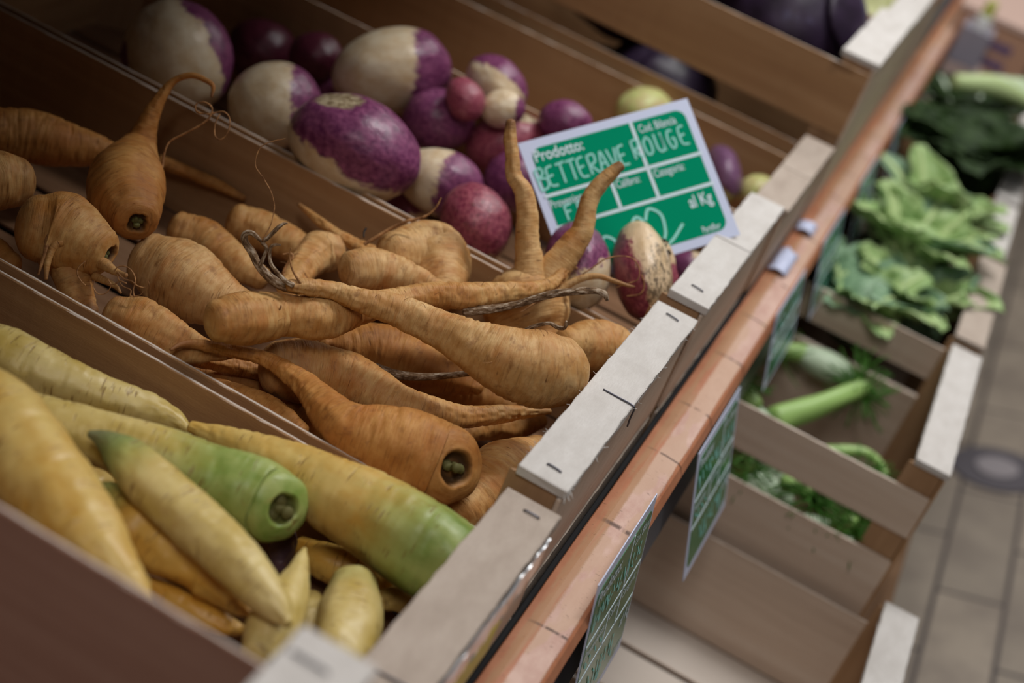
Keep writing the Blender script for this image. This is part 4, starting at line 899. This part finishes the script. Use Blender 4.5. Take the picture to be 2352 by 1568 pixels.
for i, (k, (lab, mt, ax, thr, scar, soil)) in enumerate(TURN.items()):
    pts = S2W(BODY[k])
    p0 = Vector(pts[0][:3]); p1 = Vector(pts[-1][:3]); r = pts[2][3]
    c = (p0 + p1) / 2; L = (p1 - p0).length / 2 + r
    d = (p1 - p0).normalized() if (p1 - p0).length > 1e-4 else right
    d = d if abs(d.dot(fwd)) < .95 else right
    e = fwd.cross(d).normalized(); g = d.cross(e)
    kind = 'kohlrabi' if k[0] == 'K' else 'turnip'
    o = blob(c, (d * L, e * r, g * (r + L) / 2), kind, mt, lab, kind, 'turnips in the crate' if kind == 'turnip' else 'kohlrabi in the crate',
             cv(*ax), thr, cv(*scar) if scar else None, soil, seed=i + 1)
    strands(k, o, mt)
    if k == 'T17':
        rr = random.Random(3)
        sm = plain('black_soil', linc(44, 36, 28), .95)
        q = Vector(S2W(STRAND['T17'][0][1])[1][:3])
        for j in range(26):
            pos = q + right * rr.uniform(-.008, .010) + down * rr.uniform(-.012, .018) - fwd * rr.uniform(.006, .012)
            vv, ff = uv_sphere(8, 6); s = rr.uniform(.0008, .0026)
            mesh('soil_crumb', [pos + Vector(x) * s * (1 + .4 * noise.noise(Vector(x) * 2 + Vector((j, 0, 0)))) for x in vv], ff, sm, o)

rr = random.Random(11)
for o in list(bpy.data.objects):
    if o.name.split('.')[0] == 'parsnip' and o.get('label', '').startswith(('large diagonal', 'long parsnip ending', 'forked', 'round shouldered', 'folded')):
        me = o.data; V = []; Fc = []
        for i in range(34):
            k = rr.randrange(len(me.vertices)); vx = me.vertices[k]; nn = vx.normal
            if nn.dot(SD(0, 0, 1)) < .2: continue
            p = o.location + vx.co; side = Vector((rr.uniform(-1, 1), rr.uniform(-1, 1), rr.uniform(-.3, .6))).normalized()
            L = rr.uniform(.003, .008)
            P = [tuple(p) + (.00016,), tuple(p + nn * L * .35 + side * L * .4) + (.00014,), tuple(p + nn * L * .4 + side * L) + (.0001,)]
            v, f, at, _ = tube(P, seg=4, step=.002, lump=0, round_ends=False); n = len(V); V += v; Fc += [tuple(x + n for x in q) for q in f]
        if V: tag(mesh('fine_hairs', V, Fc, ROOTLET, o, {'rest': [tuple(x) for x in V]}), kind='stuff')

# small dry twig on the far parsnips and wiry debris
v, f, at, _ = tube([tuple(SP(.1035, .238, -.030)) + (.0009,), tuple(SP(.100, .2375, -.0315)) + (.0008,), tuple(SP(.0925, .2335, -.032)) + (.0006,)], seg=8, step=.001, lump=.1)
tag(mesh('twig', v, f, plain('black_twig', linc(36, 30, 26), .8), None, at), 'tiny black twig lying on the folded parsnip', 'twig')

# ------------------------------------------------------------------ sign card
GREEN = plain('sign_green', linc(0, 136, 100), .8, .03)
TGREEN = plain('tag_green', linc(36, 112, 66), .22, .5)
WHITE = plain('card_white', linc(198, 206, 232), .35, .4)
INK = plain('print_white', linc(206, 222, 232), .5, .3)
CHALK = plain('chalk_white', linc(150, 214, 206), .8, .1)
def card(name, label, cat, TL, TR, BL, full=True, green=GREEN, group=None, scribble=0):
    TL, TR, BL = Vector(TL), Vector(TR), Vector(BL)
    ex = TR - TL; ey = BL - TL
    W, H = ex.length, ey.length
    xh = ex.normalized(); yh = (ey - xh * ey.dot(xh)).normalized()
    nrm = xh.cross(-yh)           # facing the reader
    def P(x, y, z=0): return TL + xh * (x * W) + yh * (y * H) + nrm * z
    def slab(pts, z0, z1):
        n = len(pts); v = [P(x, y, z0) for x, y in pts] + [P(x, y, z1) for x, y in pts]
        return v, [tuple(range(n)), tuple(range(2 * n - 1, n - 1, -1))] + [(i, n + i, n + (i + 1) % n, (i + 1) % n) for i in range(n)]
    v, f = slab([(0, 0), (1, 0), (1, 1), (0, 1)], -.0008, 0)
    o = mesh(name, v, f, WHITE, smooth=False); tag(o, label, cat, group)
    x0, x1, y0, y1, rr = .035, .965, .062, .935, .07
    pts = []
    for cx, cy, a0 in ((x1 - rr, y0 + rr, -90), (x1 - rr, y1 - rr, 0), (x0 + rr, y1 - rr, 90), (x0 + rr, y0 + rr, 180)):
        for k in range(9):
            a = radians(a0 + 90 * k / 8); pts.append((cx + rr * cos(a) * H / W * 1.0, cy + rr * sin(a)))
    v, f = slab(pts, .00005, .0004); mesh('green_panel', v, f, green, o, smooth=False)
    # dividing lines
    ms = MB(); vv = []; ff = []
    def line(xa, ya, xb, yb, t=.009):
        d = Vector((xb - xa, (yb - ya) * H / W)).normalized(); px, py = -d.y * t, d.x * t * W / H
        v, f = slab([(xa - px, ya - py), (xb - px, yb - py), (xb + px, yb + py), (xa + px, ya + py)], .0004, .0006)
        n = len(vv); vv.extend(v); ff.extend([tuple(i + n for i in q) for q in f])
    line(.635, .062, .635, .612); line(.035, .392, .965, .392); line(.035, .612, .965, .612); line(.412, .392, .412, .612)
    mesh('dividing_lines', vv, ff, INK, o, smooth=False)
    def text(s, x, y, size, bold=.0, sx=1.0, mat=INK, nm='printed_text'):
        cu = bpy.data.curves.new('t', 'FONT'); cu.body = s; cu.size = size * H; cu.offset = bold * size * H * .016
        cu.resolution_u = 3
        to = bpy.data.objects.new('t', cu); scene.collection.objects.link(to)
        dg = bpy.context.evaluated_depsgraph_get(); me = bpy.data.meshes.new_from_object(to.evaluated_get(dg))
        vs = [P(x, y, .0007) + xh * (q.co.x * sx) - yh * q.co.y for q in me.vertices]
        fs = [tuple(p.vertices) for p in me.polygons]
        bpy.data.objects.remove(to); bpy.data.curves.remove(cu); bpy.data.meshes.remove(me)
        mesh(nm, vs, fs, mat, o, smooth=False)
    text('Prodotto:', .055, .155, .112, .9, .80); text('Cod. Bilancia', .665, .150, .080, .4, .66)
    text('Calibro:', .43, .470, .078, .3, .70); text('Categoria:', .655, .470, .078, .3, .70)
    text('Provenienza:', .045, .480, .078, .3, .74); text('al Kg', .785, .735, .118, .9, .72)
    text('Partiflor', .80, .920, .062, .5, .66, nm='maker_mark')
    # chalk handwriting
    def stroke(pts, w=.0011, mat=CHALK, nm='chalk_writing', store=[]):
        S = resample([(x, y, 0, 1) for x, y in pts], .012)
        n = len(S); v = []; f = []
        for i, (q, _, t, _s) in enumerate(S):
            a = S[max(0, i - 1)][0]; b = S[min(n - 1, i + 1)][0]
            d = Vector(((b - a).x * W, (b - a).y * H)); d = d.normalized() if d.length > 0 else Vector((1, 0))
            px, py = -d.y * w / W, d.x * w / H
            v.append(P(q.x - px, q.y - py, .0009)); v.append(P(q.x + px, q.y + py, .0009))
        for i in range(n - 1): f.append((2 * i, 2 * i + 1, 2 * i + 3, 2 * i + 2))
        return v, f
    def write(strokes, nm, w):
        V = []; Fc = []
        for st in strokes:
            v, f = stroke(st, w); n = len(V); V += v; Fc += [tuple(i + n for i in q) for q in f]
        mesh(nm, V, Fc, CHALK, o, smooth=False)
    if scribble == 0:
        L = {'B': [[(0, 0), (.05, 1)], [(0, .05), (.5, -.05), (.6, .25), (.1, .48)], [(.1, .48), (.75, .55), (.7, .95), (0, 1.1)]],
             'E': [[(.6, 0), (.1, .05), (.0, .5), (.1, .95), (.65, 1)], [(.05, .5), (.5, .45)]],
             'T': [[(0, .02), (.8, -.03)], [(.4, 0), (.38, 1)]],
             'R': [[(.05, 0), (.05, 1)], [(0, .05), (.6, 0), (.6, .4), (.08, .52)], [(.15, .52), (.45, .8), (.75, 1)]],
             'A': [[(0, 1), (.35, 0), (.7, 1)], [(.15, .62), (.6, .6)]],
             'V': [[(0, 0), (.35, 1), (.7, 0)]],
             'O': [[(.4, 0), (.0, .35), (.15, .95), (.6, .85), (.65, .25), (.35, 0)]],
             'U': [[(0, 0), (.02, .8), (.35, 1), (.62, .75), (.6, 0)], [(.6, .1), (.65, 1)]],
             'G': [[(.6, .1), (.2, .05), (0, .5), (.2, 1), (.55, .9), (.6, .5), (.35, .52)]],
             'F': [[(.1, 0), (.1, 1)], [(.1, .02), (.65, -.05)], [(.1, .45), (.5, .4)]],
             '2': [[(0, .2), (.3, 0), (.62, .2), (.5, .6), (.05, 1), (.35, .92), (.8, .9)]],
             '3': [[(0, .1), (.4, -.02), (.6, .2), (.25, .45), (.62, .62), (.5, .95), (0, .98)]]}
        def word(s, x, y, cw, ch, adv, slope=0):
            out = []
            for i, c in enumerate(s):
                if c != ' ':
                    for st in L[c]: out.append([(x + i * adv + px * cw, y + slope * i + py * ch) for px, py in st])
            return out
        write(word('BETTERAVE', .030, .205, .066, .135, .0595, -.001), 'chalk_writing', .0010)
        write(word('ROUGE', .590, .185, .062, .130, .071, -.002), 'chalk_writing', .0010)
        write(word('FR', .11, .485, .07, .10, .075), 'chalk_writing', .0010)
        write([[(.24, .80), (.27, .755), (.315, .80), (.30, .88), (.25, .95)],
               [(.43, .73), (.47, .69), (.50, .73), (.47, .81), (.51, .86), (.48, .93), (.43, .93)],
               [(.515, .73), (.555, .66), (.61, .72), (.60, .84), (.56, .925), (.62, .905), (.71, .82)]], 'chalk_writing', .0013)
    else:
        rr = random.Random(scribble)
        st = []
        for row, (ya, h, x0_, x1_) in enumerate(((.20, .13, .06, .9), (.50, .08, .08, .35), (.70, .18, .25, .75))):
            x = x0_
            while x < x1_:
                st.append([(x, ya), (x + rr.uniform(.0, .05), ya + h * rr.uniform(.3, 1)), (x + rr.uniform(.02, .06), ya + h * rr.uniform(0, 1))])
                x += rr.uniform(.05, .09)
        write(st, 'chalk_writing', .0010)
    return o
card('price_sign', 'green price sign with chalk writing BETTERAVE ROUGE standing among the turnips', 'sign',
     SP(.2751, .1883, .0257), SP(.3969, .0822, .0922), SP(.2275, .0837, -.0538))
# tags hanging under the rail (world frame): top line Y, Z ; bottom line
def hang(label, ua, ub, yt, zt, yb, zb, s, skew=0.0):
    f = lambda u, y, z: Vector((u, y, z + Z0))
    card('price_tag', label, 'price tag', f(ua, yt, zt), f(ub, yt, zt), f(ua + skew, yb, zb), green=TGREEN, group='green price tags hanging under the rail', scribble=s)
hang('nearest green price tag hanging below the orange rail', -.106, .029, -.0537, -.094, -.0367, -.243, 1)
hang('second green price tag from the front, hanging under the rail', .170, .315, -.0512, -.131, -.0512, -.262, 2)
hang('third green price tag from the front under the rail', .455, .60, -.0512, -.112, -.048, -.200, 3)
hang('fourth green price tag, strongly blurred, under the rail', .70, .84, -.0512, -.115, -.048, -.215, 4)
hang('fifth green price tag, seen almost edge on under the rail', .95, 1.09, -.0512, -.115, -.048, -.215, 5)
hang('farthest green price tag under the rail', 1.26, 1.40, -.0512, -.118, -.048, -.21, 6)
SCR = plain('pale_blue_plastic', linc(196, 204, 232), .4)
for (u, lab) in ((.56, 'crumpled pale blue plastic scrap on the rail beside the turnip crate'), (.70, 'smaller pale blue plastic scrap on the rail beside the kohlrabi crate')):
    vs = []; fs = []; N = 14
    for i in range(N + 1):
        for j in range(4):
            s = Vector((u + .07 * i / N * (1 if u < .6 else .5), -.046 - .007 * j, -.0965 + .007 * (1 - abs(j - 1.5) / 2)))
            s.z += .004 * noise.noise(Vector((i * .9, j * 1.3, u * 9))); s.y += .003 * noise.noise(Vector((i * .7, j, 5)))
            vs.append(SP(*s))
    for i in range(N):
        for j in range(3): a = i * 4 + j; fs.append((a, a + 1, a + 5, a + 4))
    o = mesh('plastic_scrap', vs, fs, SCR)
    so = o.modifiers.new('thickness', 'SOLIDIFY'); so.thickness = .0006
    tag(o, lab, 'plastic scrap')

# ------------------------------------------------------------------ leafy vegetables
def leafm(name, c0, c1, rough=.45, vein=.45, spec=.4):
    m, nt, p = newmat(name, rough, spec)
    rc = attr(nt, 'rest').outputs['Vector']
    f = noise_n(nt, scaled(nt, rc, (40, 40, 40)), 1, 4, .6)
    vn = nt.nodes.new('ShaderNodeTexVoronoi'); vn.feature = 'DISTANCE_TO_EDGE'; nt.links.new(scaled(nt, rc, (60, 60, 60)), vn.inputs['Vector'])
    base = mix(nt, ramp(nt, f, [(.35, 0.0), (.65, 1.0)]), c0, c1)
    base = mix(nt, ramp(nt, vn.outputs['Distance'], [(.0, vein), (.08, 0.0)]), base, linc(170, 190, 130))
    nt.links.new(base, p.inputs['Base Color']); bump(nt, p, f, .5, .003); return m
LF_P = leafm('pale_leaf', linc(120, 156, 92), linc(166, 190, 130))
LF_B = leafm('bluish_leaf', linc(86, 122, 96), linc(124, 158, 128))
LF_D = leafm('dark_leaf', linc(14, 34, 18), linc(40, 64, 26), .6, .12, .15)
RIB = plain('leaf_rib', linc(184, 204, 146), .4, .4)
RIBW = plain('white_rib', linc(206, 222, 200), .4, .4)
FEN = plain('fennel_bulb', linc(180, 198, 170), .45, .35)
FENS = plain('fennel_stalk', linc(148, 182, 104), .4, .45)
FRO = plain('fennel_frond', linc(62, 112, 34), .6, .3)
def leaf(parent, base, tipd, upd, L, W, mat, ribm, curl=.5, ruf=.012, seed=0, ribr=.006):
    base = Vector(base); t = Vector(tipd).normalized(); u = Vector(upd); u = (u - t * u.dot(t)).normalized(); s = t.cross(u)
    nl, nw = 22, 14; vs = []; rest = []; fs = []; mid = []
    for i in range(nl + 1):
        a = i / nl
        ang = curl * a * a * 1.6
        c = base + t * (L * (a - .12 * ang * a)) + u * (-L * .42 * ang * a)
        hw = W * (.12 + .88 * sin(min(1, a * 1.12) * pi * .62) ** 1.2) * (1 - .55 * smst(a, .78, 1))
        mid.append(tuple(c + u * .001) + (ribr * (1 - .85 * a),))
        for j in range(nw + 1):
            b = j / nw * 2 - 1
            r_ = ruf * (abs(b) ** 1.5) * noise.noise(Vector((a * 7, b * 3 + seed, seed * 1.7))) * 2.2
            vs.append(c + s * (hw * b * (1 - .1 * abs(b))) + u * (hw * .35 * b * b + r_))
            rest.append((a * L + seed, b * W, seed * .3))
    for i in range(nl):
        for j in range(nw): q = i * (nw + 1) + j; fs.append((q, q + 1, q + nw + 2, q + nw + 1))
    o = mesh('leaf', vs, fs, mat, parent, {'rest': rest})
    so = o.modifiers.new('thickness', 'SOLIDIFY'); so.thickness = .0012
    v, f, at, _ = tube([m for m in mid[::3]], seg=10, step=.008, lump=.03, seed=seed)
    mesh('leaf_rib', v, f, ribm, o, at)
    return o
def head(name, label, cat, u, v, w, n, L, W, mats, rib, seed, group, spread=1.0, lean=(0, 0, 1), ribr=.007):
    c = SP(u, v, w); e = empty(name, c, label, cat, group)
    rr = random.Random(seed)
    core_v, core_f = uv_sphere(20, 14)
    mesh('heart', [c + Vector(x) * L * .42 + SD(0, 0, L * .25) for x in core_v], core_f, mats[0], e, {'rest': [tuple(Vector(x) * .1) for x in core_v]})
    for i in range(n):
        a = 2 * pi * i / n + rr.uniform(-.3, .3); lift = rr.uniform(.5, 1.3)
        d = SD(cos(a) * spread, sin(a) * spread, lift) + Vector(lean) * .5
        upv = SD(-cos(a) * .8, -sin(a) * .8, .9)
        leaf(e, c + SD(cos(a) * L * .14, sin(a) * L * .14, 0), d, upv, L * rr.uniform(.85, 1.15), W * rr.uniform(.8, 1.2), rr.choice(mats), rib, rr.uniform(.2, .8), seed=seed * 10 + i, ribr=ribr)
    return e
GL = 'leafy cauliflowers heaped in the lower crates'
head('cauliflower', 'leafy cauliflower nearest the camera in the green heap, beside the orange rail', 'cauliflower', .83, -.160, -.235, 12, .12, .038, [LF_B, LF_P], RIB, 5, GL, .7, ribr=.010)
head('cauliflower', 'leafy cauliflower at the aisle side of the green heap, low in front', 'cauliflower', .88, -.215, -.240, 12, .12, .036, [LF_B, LF_P], RIB, 4, GL, .6, ribr=.011)
head('cauliflower', 'pale green leafy cauliflower in the middle of the green heap, stems upright', 'cauliflower', 1.00, -.185, -.220, 14, .140, .038, [LF_P, LF_P, LF_B], RIB, 3, GL, .42, ribr=.014)
head('cauliflower', 'highest leafy cauliflower at the far end of the green heap, bright leaf tips', 'cauliflower', 1.15, -.195, -.225, 13, .140, .040, [LF_P, LF_B], RIB, 9, GL, .36, ribr=.014)
head('cauliflower', 'dull bluish leafy cauliflower sunk between the pale ones, on the rail side', 'cauliflower', 1.12, -.150, -.255, 9, .10, .034, [LF_B, LF_D], RIB, 6, GL, .5, ribr=.010)
head('cabbage', 'dark green savoy cabbage beyond the pale leafy heap', 'cabbage', 1.43, -.195, -.200, 16, .16, .062, [LF_D], LF_D, 7, 'dark cabbages on the lower tier', .8, ribr=.008)
head('cabbage', 'second dark green cabbage farther on beside the rail', 'cabbage', 1.68, -.175, -.205, 12, .14, .055, [LF_D], RIBW, 8, 'dark cabbages on the lower tier', .7, ribr=.010)
e = empty('leek', SP(1.74, -.20, -.13), 'pale white green leek tops lying across the dark cabbages', 'leek')
for i in range(6):
    o = i * .016
    v, f, at, _ = tube([tuple(SP(1.62 + o, -.13 - .015 * i, -.085)) + (.014,), tuple(SP(1.66 + o, -.19 - .01 * i, -.075)) + (.018,), tuple(SP(1.70 + o, -.255, -.085)) + (.013,)], seg=14, step=.01, lump=.05, seed=i)
    mesh('stalk', v, f, RIBW if i % 2 else RIB, e, at)

def fennel(label, c, dirn, stalks, seed):
    e = empty('fennel_bulb', SP(*c), label, 'fennel', 'fennel in the lower crate')
    b = blob(SP(*c), (SD(.020, 0, 0), SD(0, .040, 0), SD(0, 0, .018)), 'bulb', FEN, None, None, None, cv(0, 1, 0), 2, seed=seed, sph=uv_sphere(28, 20))
    b.parent = e; b.location = Vector(b.location) - e.location
    rr = random.Random(seed)
    for pts, rf in stalks:
        v, f, at, _ = tube([tuple(SP(*p[:3])) + (p[3],) for p in pts], seg=18, step=.005, lump=.04, seed=seed)
        s = mesh('stalk', v, f, FENS, e, at)
        p0 = Vector(pts[-1][:3])
        V = []; Fc = []; 
        for i in range(rf):
            d = Vector((rr.uniform(-1, 1), rr.uniform(-1, 1), rr.uniform(-.5, 1))).normalized()
            q = p0 + Vector((rr.uniform(-.01, .01),) * 3); P = [tuple(SP(*q)) + (.0009,)]
            for k in range(3):
                q = q + d * .014 + Vector((rr.uniform(-.004, .004), rr.uniform(-.004, .004), rr.uniform(-.006, .002))); P.append(tuple(SP(*q)) + (.0007,))
            v, f, at, _ = tube(P, seg=5, step=.006, lump=0, round_ends=False); n = len(V); V += v; Fc += [tuple(x + n for x in ff) for ff in f]
        if V: tag(mesh('fronds', V, Fc, FRO, s), kind='stuff')
    return e
fennel('fennel with a thick green stalk pointing to the aisle', (.545, -.105, -.262), 0, [([(.550, -.130, -.250, .016), (.600, -.165, -.235, .013), (.665, -.200, -.222, .0115)], 110), ([(.535, -.10, -.24, .012), (.55, -.07, -.225, .008)], 70)], 11)
fennel('fennel bulb lying over the far board of its crate, pale and smooth', (.703, -.150, -.236), 0, [([(.700, -.12, -.235, .012), (.695, -.09, -.24, .010)], 40)], 12)
fennel('fennel with a thin bent stalk near the aisle corner', (.56, -.17, -.315), 0, [([(.575, -.19, -.275, .008), (.60, -.235, -.262, .006), (.575, -.265, -.262, .005), (.545, -.27, -.28, .004)], 90), ([(.57, -.20, -.29, .008), (.55, -.245, -.28, .006)], 120)], 13)
fennel('fennel seen through the slat gap of its crate', (.485, -.15, -.30), 0, [([(.47, -.17, -.27, .010), (.46, -.20, -.262, .008)], 130), ([(.47, -.12, -.28, .010), (.455, -.13, -.262, .008)], 60)], 14)
fennel('fennel lowest in the crate behind the bottom slat', (.49, -.235, -.32), 0, [([(.47, -.24, -.29, .010), (.455, -.25, -.265, .008)], 80)], 15)

# red cabbages
def rc_mat():
    m, nt, p = newmat('red_cabbage_leaf', .45, .35)
    rc = attr(nt, 'rest').outputs['Vector']
    f = noise_n(nt, scaled(nt, rc, (2.2, 2.2, 2.2)), 1, 4, .6)
    base = ramp(nt, f, [(.35, linc(26, 16, 30)), (.62, linc(46, 32, 54)), (.78, linc(84, 82, 112))])
    vn = nt.nodes.new('ShaderNodeTexVoronoi'); vn.feature = 'DISTANCE_TO_EDGE'; nt.links.new(scaled(nt, rc, (3, 3, 3)), vn.inputs['Vector'])
    base = mix(nt, ramp(nt, vn.outputs['Distance'], [(.0, .3), (.03, 0.0)]), base, linc(100, 86, 112))
    nt.links.new(base, p.inputs['Base Color']); bump(nt, p, f, .4, .003); return m
RC = rc_mat()
def red_cabbage(label, u, v, w, r, seed):
    o = blob(SP(u, v, w), (SD(r, 0, 0), SD(0, r * 1.02, 0), SD(0, 0, r * .92)), 'red_cabbage', RC, label, 'red cabbage', 'red cabbages in the slatted crate', cv(0, 1, 0), 2, seed=seed, lump=.06)
    rr = random.Random(seed)
    for i in range(4):
        a0 = rr.uniform(0, 6.28)
        vs = []; rest = []; fs = []; n = 16
        for x in range(n + 1):
            for y in range(n + 1):
                th = .25 + 1.35 * x / n; ph = a0 + (y / n - .5) * 2.0 * (.55 + .45 * sin(pi * x / n))
                k = 1.035 + .03 * i + .03 * noise.noise(Vector((x * .4, y * .4, seed + i))) + .10 * smst(x / n, .0, 1) * 0 + .08 * (1 - smst(x / n, 0, .35)) * .6
                d = SD(sin(th) * cos(ph) * r * k, sin(th) * sin(ph) * r * k, cos(th) * r * .92 * k)
                vs.append(SP(u, v, w) + d); rest.append((x * .1, y * .1, i + seed))
        for x in range(n):
            for y in range(n): q = x * (n + 1) + y; fs.append((q, q + 1, q + n + 2, q + n + 1))
        lf = mesh('outer_leaf', vs, fs, RC, o, {'rest': rest}); m_ = lf.modifiers.new('thickness', 'SOLIDIFY'); m_.thickness = .0015
    return o
red_cabbage('red cabbage in front, dark purple and rounded, showing above the tall slatted crate', .895, .092, .070, .092, 1)
red_cabbage('red cabbage deeper in the slatted crate, mostly behind the side board', .88, .29, .045, .09, 2)
red_cabbage('red cabbage in the bottom of the slatted crate, glimpsed through the slat gap', .86, .20, -.075, .072, 3)
for i, (u, v, w, r, lab) in enumerate(((1.13, .05, .015, .075, 'pale lettuce heart nearest the aisle in the farthest pale crate'), (1.28, .06, .02, .075, 'pale lettuce heart beyond it near the rail'), (1.2, .2, .03, .085, 'pale lettuce heart deeper in the farthest pale crate'))):
    o = blob(SP(u, v, w), (SD(r, 0, 0), SD(0, r, 0), SD(0, 0, r * .8)), 'lettuce', leafm('lettuce_leaf_%d' % i, linc(168, 170, 118), linc(190, 190, 140)), lab, 'lettuce', 'pale lettuces', cv(0, 1, 0), 2, seed=i + 40, lump=.25)
SQ = plain('squash_skin', linc(196, 122, 66), .5)
for i, (u, v, lab) in enumerate(((1.46, .02, 'orange squash near the aisle in the last upper crate'), (1.60, .10, 'second orange squash deeper in the last upper crate'))):
    blob(SP(u, v, .06), (SD(.06, 0, 0), SD(0, .07, 0), SD(0, 0, .05)), 'squash', SQ, lab, 'squash', 'orange squashes', cv(0, 1, 0), 2, seed=i + 60, lump=.1)

# ------------------------------------------------------------------ far end of the lower tier
CARD = plain('cardboard', linc(176, 136, 112), .8); PURP = plain('purple_print', linc(104, 84, 116), .6); TEAL = plain('teal_print', linc(78, 158, 172), .5)
box = empty('cardboard_box', SP(2.2, -.17, -.16), 'brown cardboard box with purple printed panels at the far end of the aisle', 'box')
MB().box(2.05, 2.40, -.235, -.07, -.235, -.055).build('carton', CARD, box)
MB().box(2.045, 2.405, -.24, -.065, -.055, -.045).build('lid', plain('pinkish_lid', linc(196, 168, 156), .7), box)
for w in (-.105, -.14):
    MB().box(2.0485, 2.0499, -.195, -.135, w, w + .018).build('printed_panel', PURP, box)
MB().box(2.0485, 2.0499, -.235, -.165, -.19, -.157).build('teal_label', TEAL, box)
g = empty('plastic_crate', SP(2.0, -.12, -.27), 'grey plastic crate beside the cardboard box under the rail', 'crate')
GP = plain('grey_plastic', linc(138, 134, 146), .5); PKP = plain('pink_grey_board', linc(176, 154, 148), .7)
MB().box(1.96, 2.035, -.150, -.090, -.135, -.065).build('panel', GP, g)
MB().box(1.955, 2.04, -.160, -.090, -.20, -.137).build('base', PKP, g)
MB().box(1.96, 2.03, -.155, -.095, -.27, -.20).build('foot', GP, g)
bt = empty('yellow_topped_tub', SP(1.99, -.120, -.064), 'white tub with a yellow green top standing on the grey crate', 'tub')
v, f, at, _ = tube([tuple(SP(1.99, -.120, -.064)) + (.016,), tuple(SP(1.99, -.120, -.045)) + (.016,)], seg=20, step=.004, lump=0); mesh('tub', v, f, plain('white_plastic', linc(224, 226, 226), .4), bt, at)
v, f, at, _ = tube([tuple(SP(1.99, -.120, -.040)) + (.013,), tuple(SP(1.99, -.120, -.015)) + (.011,)], seg=20, step=.004, lump=0); mesh('top', v, f, plain('yellow_green', linc(186, 190, 100), .5), bt, at)
PLINTH = MB().box(1.945, 2.45, -.26, .12, -.470, -.27); o = PLINTH.build('shelf_riser', DKW); tag(o, 'low dark riser under the cardboard box at the far end of the lower tier', 'riser')
# floor stud
dr = empty('floor_drain', (1.66, -.30, 0), 'round grey floor drain with a bright metal centre on the tiles', 'drain')
def disc(r0, z0, z1, name, mat):
    pts = [(r0 * cos(2 * pi * i / 40), r0 * sin(2 * pi * i / 40)) for i in range(40)]
    MB().prism(pts, z0, z1, fr=lambda x, y, z: Vector((1.66 + x, -.30 + y, z))).build(name, mat, dr)
disc(.085, .0005, .005, 'ring', plain('dark_iron', linc(92, 88, 94), .6, .4, .2)); disc(.04, .005, .009, 'cover', plain('bright_steel', linc(152, 146, 150), .5, .4, .2))
